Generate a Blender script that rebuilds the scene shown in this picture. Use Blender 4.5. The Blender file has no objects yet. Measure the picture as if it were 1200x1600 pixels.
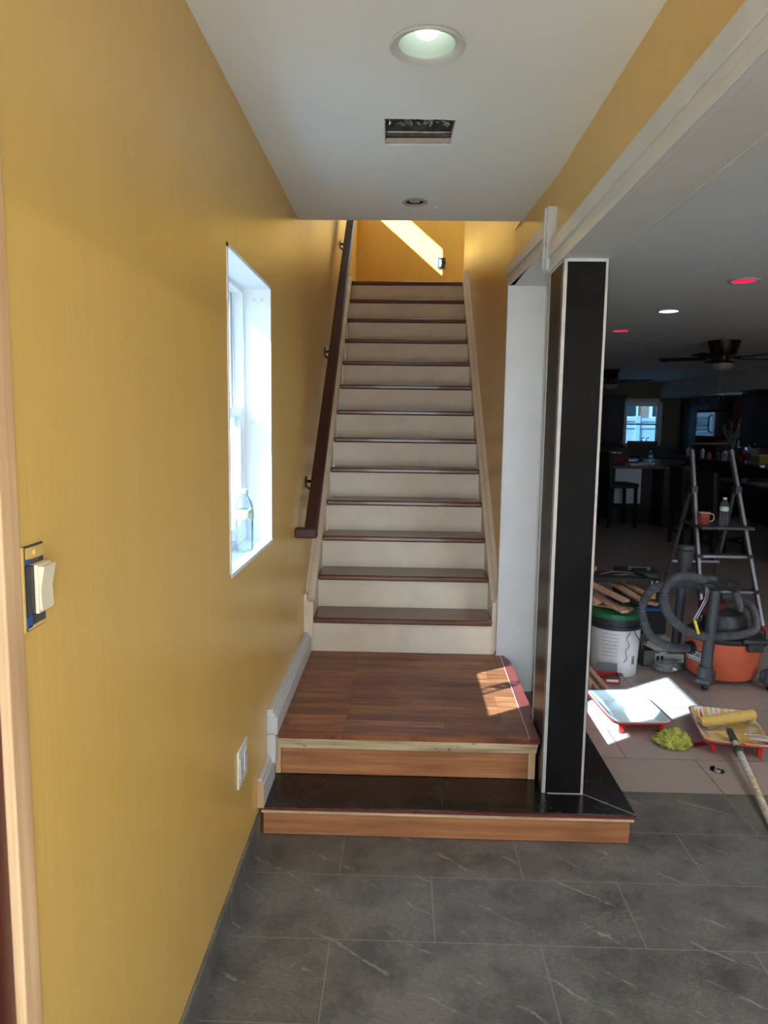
import bpy, bmesh, math, random
from mathutils import Vector, Matrix
random.seed(7)
S = bpy.context.scene
C = S.collection
R = math.radians

# ---------------------------------------------------------------- camera, light, exposure
def make_camera():
    p, y, r = .1225, .0247, .0137
    f = Vector((-math.sin(y)*math.cos(p), math.cos(y)*math.cos(p), -math.sin(p)))
    rt = Vector((math.cos(y), math.sin(y), 0)); up = rt.cross(f)
    rt2 = rt*math.cos(r) + up*math.sin(r); up2 = up*math.cos(r) - rt*math.sin(r)
    cd = bpy.data.cameras.new('camera'); co = bpy.data.objects.new('camera', cd); C.objects.link(co)
    M = Matrix((rt2, up2, -f)).transposed().to_4x4(); M.translation = Vector((0, 0, 1.509))
    co.matrix_world = M
    cd.sensor_fit = 'HORIZONTAL'; cd.sensor_width = 36; cd.lens = 36*1138.2/1200
    cd.clip_start = .02; cd.clip_end = 200
    S.camera = co
make_camera()

SUN_DIR = Vector((1, .72, -.85))
SUN_STRENGTH = 8.0
SKY_STRENGTH = 1.6
EXPOSURE = 2.6
ROOM_W = 1.6

S.view_settings.view_transform = 'Standard'; S.view_settings.look = 'None'
S.view_settings.exposure = EXPOSURE; S.view_settings.gamma = 1; S.view_settings.use_curve_mapping = False
w = bpy.data.worlds.new('world'); S.world = w; w.use_nodes = True
bg = w.node_tree.nodes['Background']; bg.inputs[0].default_value = (.72, .86, 1, 1); bg.inputs[1].default_value = SKY_STRENGTH
sd = bpy.data.lights.new('sun', 'SUN'); sd.energy = SUN_STRENGTH; sd.angle = R(.5); sd.color = (1, .95, .86)
so = bpy.data.objects.new('sun', sd); C.objects.link(so); so.location = (-6, -4, 8)
so.rotation_euler = SUN_DIR.to_track_quat('-Z', 'Y').to_euler()
S.cycles.max_bounces = 10; S.cycles.diffuse_bounces = 7; S.cycles.transparent_max_bounces = 16
S.cycles.use_denoising = True
S.cycles.sample_clamp_indirect = 4.0
S.cycles.caustics_reflective = False; S.cycles.caustics_refractive = False

def portal(loc, rot, sx, sy):      # lets the renderer sample the sky through a window; gives no light of its own
    a = bpy.data.lights.new('window_portal', 'AREA'); a.shape = 'RECTANGLE'; a.size = sx; a.size_y = sy
    a.cycles.is_portal = True
    o = bpy.data.objects.new('window_portal', a); C.objects.link(o); o.location = loc; o.rotation_euler = rot
portal((-.70, 2.44, 1.53), (0, R(-90), 0), 1.0, .7)
portal((-.70, 7.33, 4.4), (0, R(-90), 0), 1.2, .7)
portal((3.7, -.53, 1.45), (R(90), 0, 0), 2.2, 1.5)
portal((.02, -.53, 1.05), (R(90), 0, 0), .95, 2.1)
portal((5.15, 16.4, 1.6), (R(-90), 0, 0), .8, 1.0)
portal((6.6, 13.35, 1.6), (0, R(90), 0), 1.0, .6)
portal((.75, 7.92, 4.3), (R(-90), 0, 0), 1.9, 1.1)

# ---------------------------------------------------------------- materials
def srgb(r, g, b):
    f = lambda c: (c/255/12.92) if c/255 <= .04045 else ((c/255+.055)/1.055)**2.4
    return (f(r), f(g), f(b), 1)
MATS = {}
def new_mat(name):
    m = bpy.data.materials.new(name); m.use_nodes = True
    return m, m.node_tree, m.node_tree.nodes['Principled BSDF']
def coords(nt, scale=(1, 1, 1), loc=(0, 0, 0), rot=(0, 0, 0)):
    g = nt.nodes.new('ShaderNodeNewGeometry'); mp = nt.nodes.new('ShaderNodeMapping')
    nt.links.new(g.outputs['Position'], mp.inputs['Vector'])
    mp.inputs['Scale'].default_value = scale; mp.inputs['Location'].default_value = loc; mp.inputs['Rotation'].default_value = rot
    return mp.outputs[0]
def noise(nt, vec, scale=5, detail=3, rough=.5):
    n = nt.nodes.new('ShaderNodeTexNoise'); nt.links.new(vec, n.inputs['Vector'])
    n.inputs['Scale'].default_value = scale; n.inputs['Detail'].default_value = detail; n.inputs['Roughness'].default_value = rough
    return n.outputs['Fac']
def ramp(nt, fac, stops):
    r = nt.nodes.new('ShaderNodeValToRGB'); nt.links.new(fac, r.inputs['Fac'])
    while len(r.color_ramp.elements) < len(stops): r.color_ramp.elements.new(.5)
    for e, (p, c) in zip(r.color_ramp.elements, stops):
        e.position = p; e.color = c if len(c) == 4 else (*c, 1)
    return r.outputs['Color']
def mixc(nt, fac, a, b, mode='MIX'):
    m = nt.nodes.new('ShaderNodeMix'); m.data_type = 'RGBA'; m.blend_type = mode
    for sock, v in ((m.inputs[0], fac), (m.inputs[6], a), (m.inputs[7], b)):
        if isinstance(v, (int, float)): sock.default_value = v
        elif isinstance(v, tuple): sock.default_value = v
        else: nt.links.new(v, sock)
    return m.outputs[2]
def bump(nt, bs, h, strength=.2, dist=.002):
    b = nt.nodes.new('ShaderNodeBump'); b.inputs['Strength'].default_value = strength; b.inputs['Distance'].default_value = dist
    nt.links.new(h, b.inputs['Height']); nt.links.new(b.outputs[0], bs.inputs['Normal'])
def simple(name, col, rough=.5, metal=0, var=.12, scale=18, bmp=0, spec=.5, emit=None, coat=0):
    m, nt, bs = new_mat(name)
    v = coords(nt); n = noise(nt, v, scale, 4)
    lo = tuple(c*(1-var) for c in col[:3]); hi = tuple(min(1, c*(1+var)) for c in col[:3])
    nt.links.new(ramp(nt, n, [(.3, lo), (.7, hi)]), bs.inputs['Base Color'])
    bs.inputs['Roughness'].default_value = rough; bs.inputs['Metallic'].default_value = metal
    bs.inputs['Specular IOR Level'].default_value = spec; bs.inputs['Coat Weight'].default_value = coat
    if bmp: bump(nt, bs, n, bmp)
    if emit:
        bs.inputs['Emission Color'].default_value = (*emit[:3], 1); bs.inputs['Emission Strength'].default_value = emit[3]
    MATS[name] = m; return m
def wood(name, c1, c2, axis=0, rough=.45, scale=1.0, dirt=None, coat=0):
    """grain running along the given world axis"""
    m, nt, bs = new_mat(name)
    sc = [62*scale]*3; sc[axis] = 2.2*scale
    n = noise(nt, coords(nt, sc), 1.0, 6, .6)
    sc2 = [12*scale]*3; sc2[axis] = 2.0*scale
    n2 = noise(nt, coords(nt, sc2, (3, 1, 7)), 1.0, 3)
    col = ramp(nt, n, [(.36, c1), (.62, c2)])
    dark = tuple(a*.6 for a in c1[:3])
    col = mixc(nt, ramp(nt, n2, [(.42, (0, 0, 0)), (.75, (.75, .75, .75))]), col, (*dark, 1))
    if dirt:
        k = ramp(nt, noise(nt, coords(nt, (1, 1, 1), (5, 2, 1)), 22, 6, .7), [(.6, (0, 0, 0)), (.72, (1, 1, 1))])
        col = mixc(nt, k, col, dirt)
    nt.links.new(col, bs.inputs['Base Color']); bs.inputs['Roughness'].default_value = rough
    bs.inputs['Coat Weight'].default_value = coat
    bump(nt, bs, n, .15, .001); MATS[name] = m; return m

def yellow_mat():
    m, nt, bs = new_mat('yellow paint')
    v = coords(nt, (14, 14, .7)); n = noise(nt, v, 2.2, 6, .55)
    v2 = coords(nt); n2 = noise(nt, v2, 260, 2); n3 = noise(nt, v2, 1.7, 2)
    col = ramp(nt, n, [(.0, (.67, .43, .108)), (1.0, (.74, .48, .128))])
    nt.links.new(col, bs.inputs['Base Color'])
    nt.links.new(ramp(nt, n3, [(.0, (.25,)*3), (1.0, (.36,)*3)]), bs.inputs['Roughness'])
    a = nt.nodes.new('ShaderNodeMath'); a.operation = 'MULTIPLY_ADD'; nt.links.new(n, a.inputs[0]); a.inputs[1].default_value = 6.0; nt.links.new(n2, a.inputs[2])
    bump(nt, bs, a.outputs[0], .22, .0009)
    bs.inputs['Specular IOR Level'].default_value = .6
    MATS['yellow'] = m
yellow_mat()

def brick_tiles(name, ox, oy, bw, rh, c1, c2, mortar, kind):
    m, nt, bs = new_mat(name)
    v = coords(nt, (1, 1, 1), (ox, oy, 0))
    b = nt.nodes.new('ShaderNodeTexBrick'); nt.links.new(v, b.inputs['Vector'])
    b.inputs['Scale'].default_value = 1; b.inputs['Brick Width'].default_value = bw; b.inputs['Row Height'].default_value = rh
    b.inputs['Mortar Size'].default_value = .0020; b.inputs['Mortar Smooth'].default_value = .1; b.inputs['Bias'].default_value = 0
    b.inputs['Color1'].default_value = c1; b.inputs['Color2'].default_value = c2; b.inputs['Mortar'].default_value = mortar
    b.offset = .5; b.offset_frequency = 2
    p = coords(nt)
    if kind == 'slate':
        n1 = noise(nt, coords(nt, (1, 1, 1)), 4.5, 8, .7); n2 = noise(nt, coords(nt, (1, 2.2, 1), (4, 4, 0), (0, 0, R(30))), 60, 8, .8)
        n4 = noise(nt, coords(nt, (1, 1, 1), (9, 2, 0)), 240, 4, .8)
        wv = nt.nodes.new('ShaderNodeTexWave'); wv.bands_direction = 'X'; nt.links.new(coords(nt, (1, 1, 1), (0, 0, 0), (0, 0, R(-52))), wv.inputs['Vector'])
        wv.inputs['Scale'].default_value = 2.3; wv.inputs['Distortion'].default_value = 2.4; wv.inputs['Detail'].default_value = 5; wv.inputs['Detail Scale'].default_value = 1.6; wv.inputs['Detail Roughness'].default_value = .65
        vein = ramp(nt, wv.outputs['Fac'], [(.0, (0, 0, 0)), (.985, (0, 0, 0)), (.999, (1, 1, 1))])
        mask = ramp(nt, noise(nt, coords(nt, (1, 1, 1), (2, 7, 0)), 7, 5, .7), [(.50, (0, 0, 0)), (.60, (1, 1, 1))])
        veinm = mixc(nt, .45, (0, 0, 0, 1), mixc(nt, 1.0, vein, mask, 'MULTIPLY'))
        col = mixc(nt, ramp(nt, n2, [(.44, (.0, .0, .0)), (.66, (1, 1, 1))]), b.outputs['Color'], (.235, .225, .205, 1))
        col = mixc(nt, ramp(nt, n1, [(.35, (.85, .85, .85)), (.58, (0, 0, 0))]), col, (.048, .047, .044, 1))
        col = mixc(nt, ramp(nt, n4, [(.56, (0, 0, 0)), (.68, (.8, .8, .8))]), col, (.30, .29, .27, 1))
        col = mixc(nt, veinm, col, (.42, .41, .38, 1))
        col = mixc(nt, b.outputs['Fac'], col, mortar)
        nt.links.new(col, bs.inputs['Base Color'])
        nt.links.new(ramp(nt, n2, [(.3, (.36,)*3), (.8, (.6,)*3)]), bs.inputs['Roughness'])
        h = mixc(nt, b.outputs['Fac'], n2, (0, 0, 0, 1)); bump(nt, bs, h, .35, .002)
    else:
        n1 = noise(nt, coords(nt, (1.2, 5, 1)), 3, 5, .6)
        col = mixc(nt, ramp(nt, n1, [(.3, (0, 0, 0)), (.75, (.45, .45, .45))]), b.outputs['Color'], (c2[0]*.7, c2[1]*.68, c2[2]*.68, 1))
        col = mixc(nt, b.outputs['Fac'], col, mortar)
        nt.links.new(col, bs.inputs['Base Color']); bs.inputs['Roughness'].default_value = .34
        h = mixc(nt, b.outputs['Fac'], (1, 1, 1, 1), (0, 0, 0, 1)); bump(nt, bs, h, .5, .002)
    MATS[name] = m
brick_tiles('slate', .19+.615, -1.967+.307*8, .6155, .307, (.105, .104, .098, 1), (.135, .132, .124, 1), (.22, .21, .195, 1), 'slate')
brick_tiles('room tile', -1.045+.62*2, -2.887+.309*8, .62, .309, (.37, .315, .295, 1), (.43, .37, .34, 1), (.06, .055, .05, 1), 'plank')
def landing_boards():
    m, nt, bs = new_mat('oak strip boards')
    b = nt.nodes.new('ShaderNodeTexBrick'); nt.links.new(coords(nt, (1, 1, 1), (2.1, 0, 0)), b.inputs['Vector'])
    b.inputs['Scale'].default_value = 1; b.inputs['Brick Width'].default_value = .63; b.inputs['Row Height'].default_value = .0575
    b.inputs['Mortar Size'].default_value = .0009; b.offset = .37; b.offset_frequency = 3
    b.inputs['Color1'].default_value = (.19, .058, .020, 1); b.inputs['Color2'].default_value = (.42, .16, .058, 1); b.inputs['Mortar'].default_value = (.06, .02, .01, 1)
    n = noise(nt, coords(nt, (1.6, 46, 1)), 2.6, 8, .7); n2 = noise(nt, coords(nt), 3.2, 5, .6); n3 = noise(nt, coords(nt, (1, 1, 1), (8, 1, 0)), 120, 3, .6)
    col = mixc(nt, ramp(nt, n, [(.40, (.95,)*3), (.56, (0,)*3)]), b.outputs['Color'], (.10, .028, .010, 1))
    col = mixc(nt, ramp(nt, n2, [(.52, (0,)*3), (.8, (.6,)*3)]), col, (.13, .035, .02, 1))
    # bare worn patches towards the outer edge of the landing
    col = mixc(nt, ramp(nt, n3, [(.72, (0,)*3), (.76, (.5,)*3)]), col, (.6, .45, .3, 1))
    nt.links.new(col, bs.inputs['Base Color'])
    nt.links.new(ramp(nt, n2, [(.3, (.30,)*3), (.7, (.45,)*3)]), bs.inputs['Roughness']); bs.inputs['Specular IOR Level'].default_value = .3
    bump(nt, bs, b.outputs['Fac'], -.25, .001)
    MATS['oak boards'] = m
landing_boards()

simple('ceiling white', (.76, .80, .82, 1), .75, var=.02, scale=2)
simple('beige wall', (.50, .49, .46, 1), .7, var=.03, scale=2)
simple('olive wall', (.12, .105, .065, 1), .7, var=.04, scale=2)
simple('red wall', (.42, .10, .07, 1), .7, var=.05, scale=2)
simple('white trim', (.58, .59, .60, 1), .38, var=.03, scale=9)
simple('riser white', (.76, .67, .53, 1), .45, var=.07, scale=7)
simple('window white', (.80, .83, .86, 1), .4, var=.02)
wood('tread wood', (.10, .030, .012, 1), (.19, .065, .026, 1), 0, .3, coat=.25)
wood('bare pine x', (.34, .125, .040, 1), (.50, .215, .082, 1), 0, .6)
wood('bare pine z', (.66, .40, .20, 1), (.76, .52, .30, 1), 2, .6)
wood('plank wood', (.50, .27, .16, 1), (.68, .42, .28, 1), 1, .6)
wood('plywood', (.50, .36, .19, 1), (.78, .62, .40, 1), 0, .65, scale=2.2, dirt=(.16, .09, .05, 1))
wood('red door wood', (.055, .005, .004, 1), (.11, .012, .008, 1), 2, .35)
wood('dark cabinet', (.012, .006, .004, 1), (.022, .011, .008, 1), 2, .55)
simple('rail brown', (.045, .013, .011, 1), .5, var=.1)
simple('red stain', (.15, .026, .020, 1), .35, var=.25, scale=40)
simple('black gloss', (.008, .008, .009, 1), .30, var=.3, scale=6, spec=.14)
def black_step():
    m, nt, bs = new_mat('black painted tread'); n = noise(nt, coords(nt), 7, 8, .7); n2 = noise(nt, coords(nt, (1, 1, 1), (3, 3, 3)), 150, 2)
    col = ramp(nt, n, [(.5, (.009, .009, .009)), (.85, (.030, .029, .028))])
    col = mixc(nt, ramp(nt, n2, [(.74, (0,)*3), (.77, (.5,)*3)]), col, (.3, .28, .25, 1))
    nt.links.new(col, bs.inputs['Base Color']); nt.links.new(ramp(nt, n, [(.4, (.16,)*3), (.7, (.38,)*3)]), bs.inputs['Roughness'])
    MATS['black step'] = m
black_step()
simple('silver edge', (.50, .48, .46, 1), .4, .3, var=.1)
simple('dark metal', (.03, .027, .024, 1), .32, .8, var=.2)
simple('bronze', (.06, .045, .035, 1), .3, .9, var=.2)
simple('aluminium', (.34, .33, .36, 1), .35, .85, var=.1)
simple('galvanized', (.16, .155, .14, 1), .5, .7, var=.4, scale=30)
simple('plaster', (.55, .47, .42, 1), .9, var=.1, scale=60)
simple('black plastic', (.022, .023, .025, 1), .42, var=.2)
simple('grey plastic', (.055, .06, .068, 1), .45, var=.15)
simple('hose grey', (.085, .09, .098, 1), .42, var=.15)
simple('drum orange', (.62, .13, .065, 1), .45, var=.12, scale=10, bmp=.05)
simple('red plastic', (.60, .022, .018, 1), .35, var=.12)
simple('white paint film', (.72, .78, .80, 1), .3, var=.05)
simple('yellow wet paint', (.66, .46, .15, 1), .3, var=.1, scale=25)
simple('roller nap', (.64, .44, .12, 1), .8, var=.15, scale=120, bmp=.5)
simple('lime cloth', (.40, .42, .085, 1), .9, var=.3, scale=30)
simple('bucket white', (.66, .64, .65, 1), .4, var=.08, scale=6)
simple('green plastic', (.012, .13, .045, 1), .4, var=.1)
simple('cream plastic', (.78, .68, .50, 1), .4, var=.04)
simple('blue plastic', (.03, .10, .32, 1), .5, var=.2)
simple('white plastic', (.76, .73, .68, 1), .35, var=.03)
simple('black fabric', (.010, .010, .012, 1), .6, var=.3)
simple('dark wood table', (.014, .010, .010, 1), .25, var=.3)
simple('granite', (.10, .09, .09, 1), .2, var=.5, scale=60)
simple('steel', (.48, .50, .52, 1), .3, .7, var=.08)
simple('dark glass', (.02, .03, .035, 1), .1, var=.1)
simple('card grey', (.13, .135, .14, 1), .6, var=.2)
simple('label white', (.72, .72, .70, 1), .6, var=.04)
simple('maroon cloth', (.10, .012, .018, 1), .7, var=.2)
simple('card red', (.42, .03, .04, 1), .5, var=.2)
simple('orange tag', (.75, .32, .03, 1), .5, var=.1)
simple('yellow plastic', (.85, .65, .03, 1), .4, var=.05)
simple('olive box', (.30, .28, .03, 1), .5, var=.1)
simple('purple grey', (.16, .13, .24, 1), .5, var=.1)
simple('leaf', (.10, .12, .04, 1), .6, var=.4)
simple('ceramic red', (.35, .07, .05, 1), .3, var=.5, scale=50)
simple('mug cream', (.55, .42, .33, 1), .3, var=.1)
simple('ground', (.46, .45, .42, 1), .9, var=.1)
simple('fence white', (.62, .70, .78, 1), .6, var=.03)
simple('brick', (.40, .22, .16, 1), .8, var=.2, scale=12)
simple('pole paint', (.60, .52, .38, 1), .5, var=.35, scale=55)
simple('green rubber', (.05, .075, .055, 1), .6, var=.4, scale=60)
simple('tape white', (.62, .6, .6, 1), .5, var=.35, scale=90)
simple('wet blue white', (.60, .76, .82, 1), .2, var=.04)
simple('bulb lit', (.9, .95, .9, 1), .5, emit=(.93, 1, .93, .6))
simple('can lining', (.36, .42, .37, 1), .5, var=.01)
simple('lens lit white', (.9, .9, .9, 1), .5, emit=(1, 1, 1, 1.2))
simple('lens lit red', (.5, .02, .08, 1), .5, emit=(1, .006, .085, .17))
simple('frosted bowl', (.30, .28, .28, 1), .3, var=.05)
def glass(name, tint=(.93, .97, 1, 1), gl=.10, rough=.02):
    m = bpy.data.materials.new(name); m.use_nodes = True; nt = m.node_tree; nt.nodes.clear()
    o = nt.nodes.new('ShaderNodeOutputMaterial'); t = nt.nodes.new('ShaderNodeBsdfTransparent'); g = nt.nodes.new('ShaderNodeBsdfGlossy')
    t.inputs[0].default_value = tint; g.inputs[0].default_value = (1, 1, 1, 1); g.inputs['Roughness'].default_value = rough
    lw = nt.nodes.new('ShaderNodeLayerWeight'); lw.inputs[0].default_value = gl
    mx = nt.nodes.new('ShaderNodeMixShader'); nt.links.new(lw.outputs['Fresnel'], mx.inputs[0]); nt.links.new(t.outputs[0], mx.inputs[1]); nt.links.new(g.outputs[0], mx.inputs[2])
    nt.links.new(mx.outputs[0], o.inputs[0]); MATS[name] = m
glass('pane glass', gl=.02); glass('blue pane', (.60, .74, .86, 1), .02); glass('tinted pane', (.2, .3, .38, 1), .10); glass('side pane', (.36, .46, .54, 1), .10); glass('bottle plastic', (.84, .90, .93, 1), .22, .10); glass('clear bag', (.72, .76, .8, 1), .45, .2)
def milky(name, fac):
    nt = MATS[name].node_tree; o = nt.nodes['Material Output']; src = o.inputs[0].links[0].from_socket
    d = nt.nodes.new('ShaderNodeBsdfDiffuse'); d.inputs[0].default_value = (.8, .87, .9, 1)
    mx = nt.nodes.new('ShaderNodeMixShader'); mx.inputs[0].default_value = fac
    nt.links.new(src, mx.inputs[1]); nt.links.new(d.outputs[0], mx.inputs[2]); nt.links.new(mx.outputs[0], o.inputs[0])
milky('bottle plastic', .05); milky('clear bag', .12)
M = MATS

# ---------------------------------------------------------------- mesh helpers
class MB:
    def __init__(s): s.bm = bmesh.new()
    def _add(s, vs, fs):
        v = [s.bm.verts.new(p) for p in vs]
        for f in fs:
            try: s.bm.faces.new([v[i] for i in f])
            except ValueError: pass
        return v
    def box(s, x0, x1, y0, y1, z0, z1, T=None):
        vs = [Vector((x, y, z)) for x in (x0, x1) for y in (y0, y1) for z in (z0, z1)]
        if T is not None: vs = [T @ v for v in vs]
        s._add(vs, [(0, 1, 3, 2), (4, 6, 7, 5), (0, 4, 5, 1), (2, 3, 7, 6), (0, 2, 6, 4), (1, 5, 7, 3)]); return s
    def prism(s, pts, axis, a, b):
        """pts: 2D polygon; axis 0: pts=(y,z), 1: (x,z), 2: (x,y)"""
        def P(p, t): return {0: (t, p[0], p[1]), 1: (p[0], t, p[1]), 2: (p[0], p[1], t)}[axis]
        n = len(pts); vs = [P(p, a) for p in pts]+[P(p, b) for p in pts]
        s._add(vs, [tuple(range(n)), tuple(range(n, 2*n))[::-1]]+[(i, (i+1) % n, n+(i+1) % n, n+i) for i in range(n)]); return s
    def tube(s, path, r, seg=10, cap=True, closed=False):
        P = [Vector(p) for p in path]; n = len(P); rs = r if isinstance(r, (list, tuple)) else [r]*n
        rings = []; prev = None
        for i, p in enumerate(P):
            d = (P[(i+1) % n]-P[i-1]) if closed else (P[min(i+1, n-1)]-P[max(i-1, 0)])
            d.normalize()
            if prev is None:
                u = d.orthogonal().normalized()
            else:
                u = (prev-d*prev.dot(d)); u = u.normalized() if u.length > 1e-6 else d.orthogonal().normalized()
            prev = u; v = d.cross(u)
            rings.append([s.bm.verts.new(p+(u*math.cos(2*math.pi*k/seg)+v*math.sin(2*math.pi*k/seg))*rs[i]) for k in range(seg)])
        m = n if closed else n-1
        for i in range(m):
            a, b = rings[i], rings[(i+1) % n]
            for k in range(seg): s.bm.faces.new((a[k], a[(k+1) % seg], b[(k+1) % seg], b[k]))
        if cap and not closed:
            s.bm.faces.new(rings[0][::-1]); s.bm.faces.new(rings[-1])
        return s
    def cyl(s, p0, p1, r0, r1=None, seg=20): return s.tube([p0, p1], [r0, r0 if r1 is None else r1], seg)
    def lathe(s, prof, c=(0, 0, 0), seg=28, T=None, sx=1, sy=1, cap=True):
        rings = []
        for r, z in prof:
            ring = []
            for k in range(seg):
                v = Vector((c[0]+sx*r*math.cos(2*math.pi*k/seg), c[1]+sy*r*math.sin(2*math.pi*k/seg), c[2]+z))
                ring.append(s.bm.verts.new(T @ v if T is not None else v))
            rings.append(ring)
        for a, b in zip(rings, rings[1:]):
            for k in range(seg): s.bm.faces.new((a[k], a[(k+1) % seg], b[(k+1) % seg], b[k]))
        if cap:
            s.bm.faces.new(rings[0][::-1]); s.bm.faces.new(rings[-1])
        return s
    def ellipsoid(s, c, rx, ry, rz, seg=16, n=10):
        return s.lathe([(math.sin(math.pi*(i+.02)/(n+.04)), -math.cos(math.pi*(i+.02)/(n+.04))*rz) for i in range(n+1)], c, seg, None, rx, ry)
    def bar(s, p0, p1, w, h, up=(0, 0, 1)):
        """rectangular bar from p0 to p1; w across, h along 'up'"""
        p0, p1 = Vector(p0), Vector(p1); d = (p1-p0).normalized(); u = Vector(up); a = d.cross(u).normalized(); b = a.cross(d).normalized()
        vs = [p+a*i*w/2+b*j*h/2 for p in (p0, p1) for i in (-1, 1) for j in (-1, 1)]
        s._add(vs, [(0, 1, 3, 2), (4, 6, 7, 5), (0, 4, 5, 1), (2, 3, 7, 6), (0, 2, 6, 4), (1, 5, 7, 3)]); return s
    def build(s, name, mat, parent=None, bevel=0, smooth=True, sub=0):
        bm = s.bm; bmesh.ops.recalc_face_normals(bm, faces=bm.faces)
        off = Vector((0, 0, 0)); p = parent
        while p: off += p.location; p = p.parent
        if off.length: bmesh.ops.translate(bm, verts=bm.verts, vec=-off)
        me = bpy.data.meshes.new(name); bm.to_mesh(me); bm.free(); me.materials.append(M[mat])
        o = bpy.data.objects.new(name, me); C.objects.link(o)
        if parent: o.parent = parent
        if smooth:
            for f in me.polygons: f.use_smooth = True
            me.set_sharp_from_angle(angle=R(38))
        if bevel:
            b = o.modifiers.new('bevel', 'BEVEL'); b.width = bevel; b.segments = 2; b.limit_method = 'ANGLE'; b.angle_limit = R(40)
        if sub:
            b = o.modifiers.new('sub', 'SUBSURF'); b.levels = sub; b.render_levels = sub
        return o
def tag(o, label, cat, group=None):
    o['label'] = label; o['category'] = cat
    if group: o['group'] = group
    return o
def thing(name, label, cat, loc=(0, 0, 0), group=None):
    o = bpy.data.objects.new(name, None); o.empty_display_size = .1; C.objects.link(o); o.location = loc
    return tag(o, label, cat, group)
def struct(o): o['kind'] = 'structure'; return o
def sempty(name, loc=(0, 0, 0)):
    o = bpy.data.objects.new(name, None); C.objects.link(o); o.location = loc; return struct(o)
def copy_tree(o, parent=None):
    c = o.copy(); C.objects.link(c); c.parent = parent
    for ch in list(o.children): copy_tree(ch, c)
    return c
def cr(pts, n=8):
    """Catmull-Rom through points"""
    P = [Vector(p) for p in pts]; P = [2*P[0]-P[1]]+P+[2*P[-1]-P[-2]]; out = []
    for i in range(1, len(P)-2):
        a, b, c, d = P[i-1:i+3]
        for k in range(n):
            t = k/n; out.append(.5*((2*b)+(c-a)*t+(2*a-5*b+4*c-d)*t*t+(-a+3*b-3*c+d)*t**3))
    out.append(P[-2]); return out
def text_on(body, size, name, mat, parent, T, ext=.0006, bold=0):
    cu = bpy.data.curves.new(name, 'FONT'); cu.body = body; cu.size = size; cu.extrude = ext; cu.align_x = 'CENTER'; cu.align_y = 'CENTER'; cu.offset = bold
    to = bpy.data.objects.new(name, cu); C.objects.link(to)
    me = bpy.data.meshes.new_from_object(to.evaluated_get(bpy.context.evaluated_depsgraph_get())); bpy.data.objects.remove(to)
    me.transform(T); me.materials.clear(); me.materials.append(M[mat])
    off = Vector((0, 0, 0)); p = parent
    while p: off += p.location; p = p.parent
    me.transform(Matrix.Translation(-off))
    o = bpy.data.objects.new(name, me); C.objects.link(o); o.parent = parent; return o

XL, XR = -.503, .565
CH = 2.44
# ---------------------------------------------------------------- floors, ground
struct(MB().box(-.66, 6.4, -.46, 2.887, -.12, 0).build('floor', 'slate'))
struct(MB().box(.7, 6.4, 2.887, 16.2, -.12, 0).build('floor', 'room tile'))
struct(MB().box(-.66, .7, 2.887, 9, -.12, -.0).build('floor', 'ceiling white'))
struct(MB().box(-30, 40, -30, 45, -.45, -.3).build('ground', 'ground'))

# ---------------------------------------------------------------- left wall with the two window openings
WY0, WY1, WZ0, WZ1 = 2.10, 2.782, 1.044, 2.004
UY0, UY1, UZ0, UZ1 = 6.985, 7.68, 3.76, 5.0
b = MB(); X0, X1 = -.68, XL
for y0, y1, z0, z1 in ((.93, WY0, 0, 5.1), (WY1, 5.0, 0, 5.1), (WY0, WY1, 0, WZ0), (WY0, WY1, WZ1, 5.1), (5.0, UY0, 0, 5.1), (UY1, 7.9, 0, 5.1), (UY0, UY1, 0, UZ0), (UY0, UY1, UZ1, 5.1),
                       (-.46, .93, 2.08, 5.1), (-.46, -.08, 0, 2.08)):
    b.box(X0, X1, y0, y1, z0, z1)
bmesh.ops.remove_doubles(b.bm, verts=b.bm.verts, dist=1e-5)
struct(b.build('wall_left', 'yellow', smooth=False))
# raw pine jamb and dark red door at the near end
struct(MB().box(-.66, XL+.003, .888, .932, 0, 2.08).build('trim_1', 'bare pine z', bevel=.003))
d = sempty('door_1', (-.55, .4, 0))
MB().box(-.60, -.512, -.07, .887, 0.01, 2.08).build('door_slab', 'red door wood', d, bevel=.003)
h = MB(); h.cyl((-.512, .02, 1.0), (-.46, .02, 1.0), .012); h.ellipsoid((-.45, .02, 1.0), .03, .03, .03); h.build('door_knob', 'bronze', d)
struct(MB().box(-1.78, -.66, 4.5, 8.2, 5.1, 5.2).build('sun_block_eave', 'white trim'))  # unseen overhang, added to trim the sun entering the upstairs side window

# ---------------------------------------------------------------- stair window
wn = sempty('window_1', (-.6, 2.44, WZ0))
b = MB(); t = .012
b.box(-.68, XL+.002, WY0-.0, WY0+t, WZ0, WZ1); b.box(-.68, XL+.002, WY1-t, WY1, WZ0, WZ1)
b.box(-.68, XL+.002, WY0, WY1, WZ1-t, WZ1); b.build('window_jamb', 'window white', wn, smooth=False)
MB().box(-.68, XL+.004, WY0, WY1, WZ0, WZ0+t).build('window_sill', 'window white', wn, smooth=False)
b = MB()
def ring(b, x0, x1, y0, y1, z0, z1, w, wb=None, wt=None):
    wb = w if wb is None else wb; wt = w if wt is None else wt
    b.box(x0, x1, y0, y0+w, z0, z1); b.box(x0, x1, y1-w, y1, z0, z1); b.box(x0, x1, y0+w, y1-w, z0, z0+wb); b.box(x0, x1, y0+w, y1-w, z1-wt, z1)
y0, y1, z0, z1 = WY0+t, WY1-t, WZ0+t, WZ1-t
ring(b, -.675, -.600, y0, y1, z0, z1, .018)
for yy in (y0+.018, y1-.026): b.box(-.640, -.634, yy, yy+.008, z0, z1)
b.build('window_frame', 'window white', wn, bevel=.0015)
zm = 1.535
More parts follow.
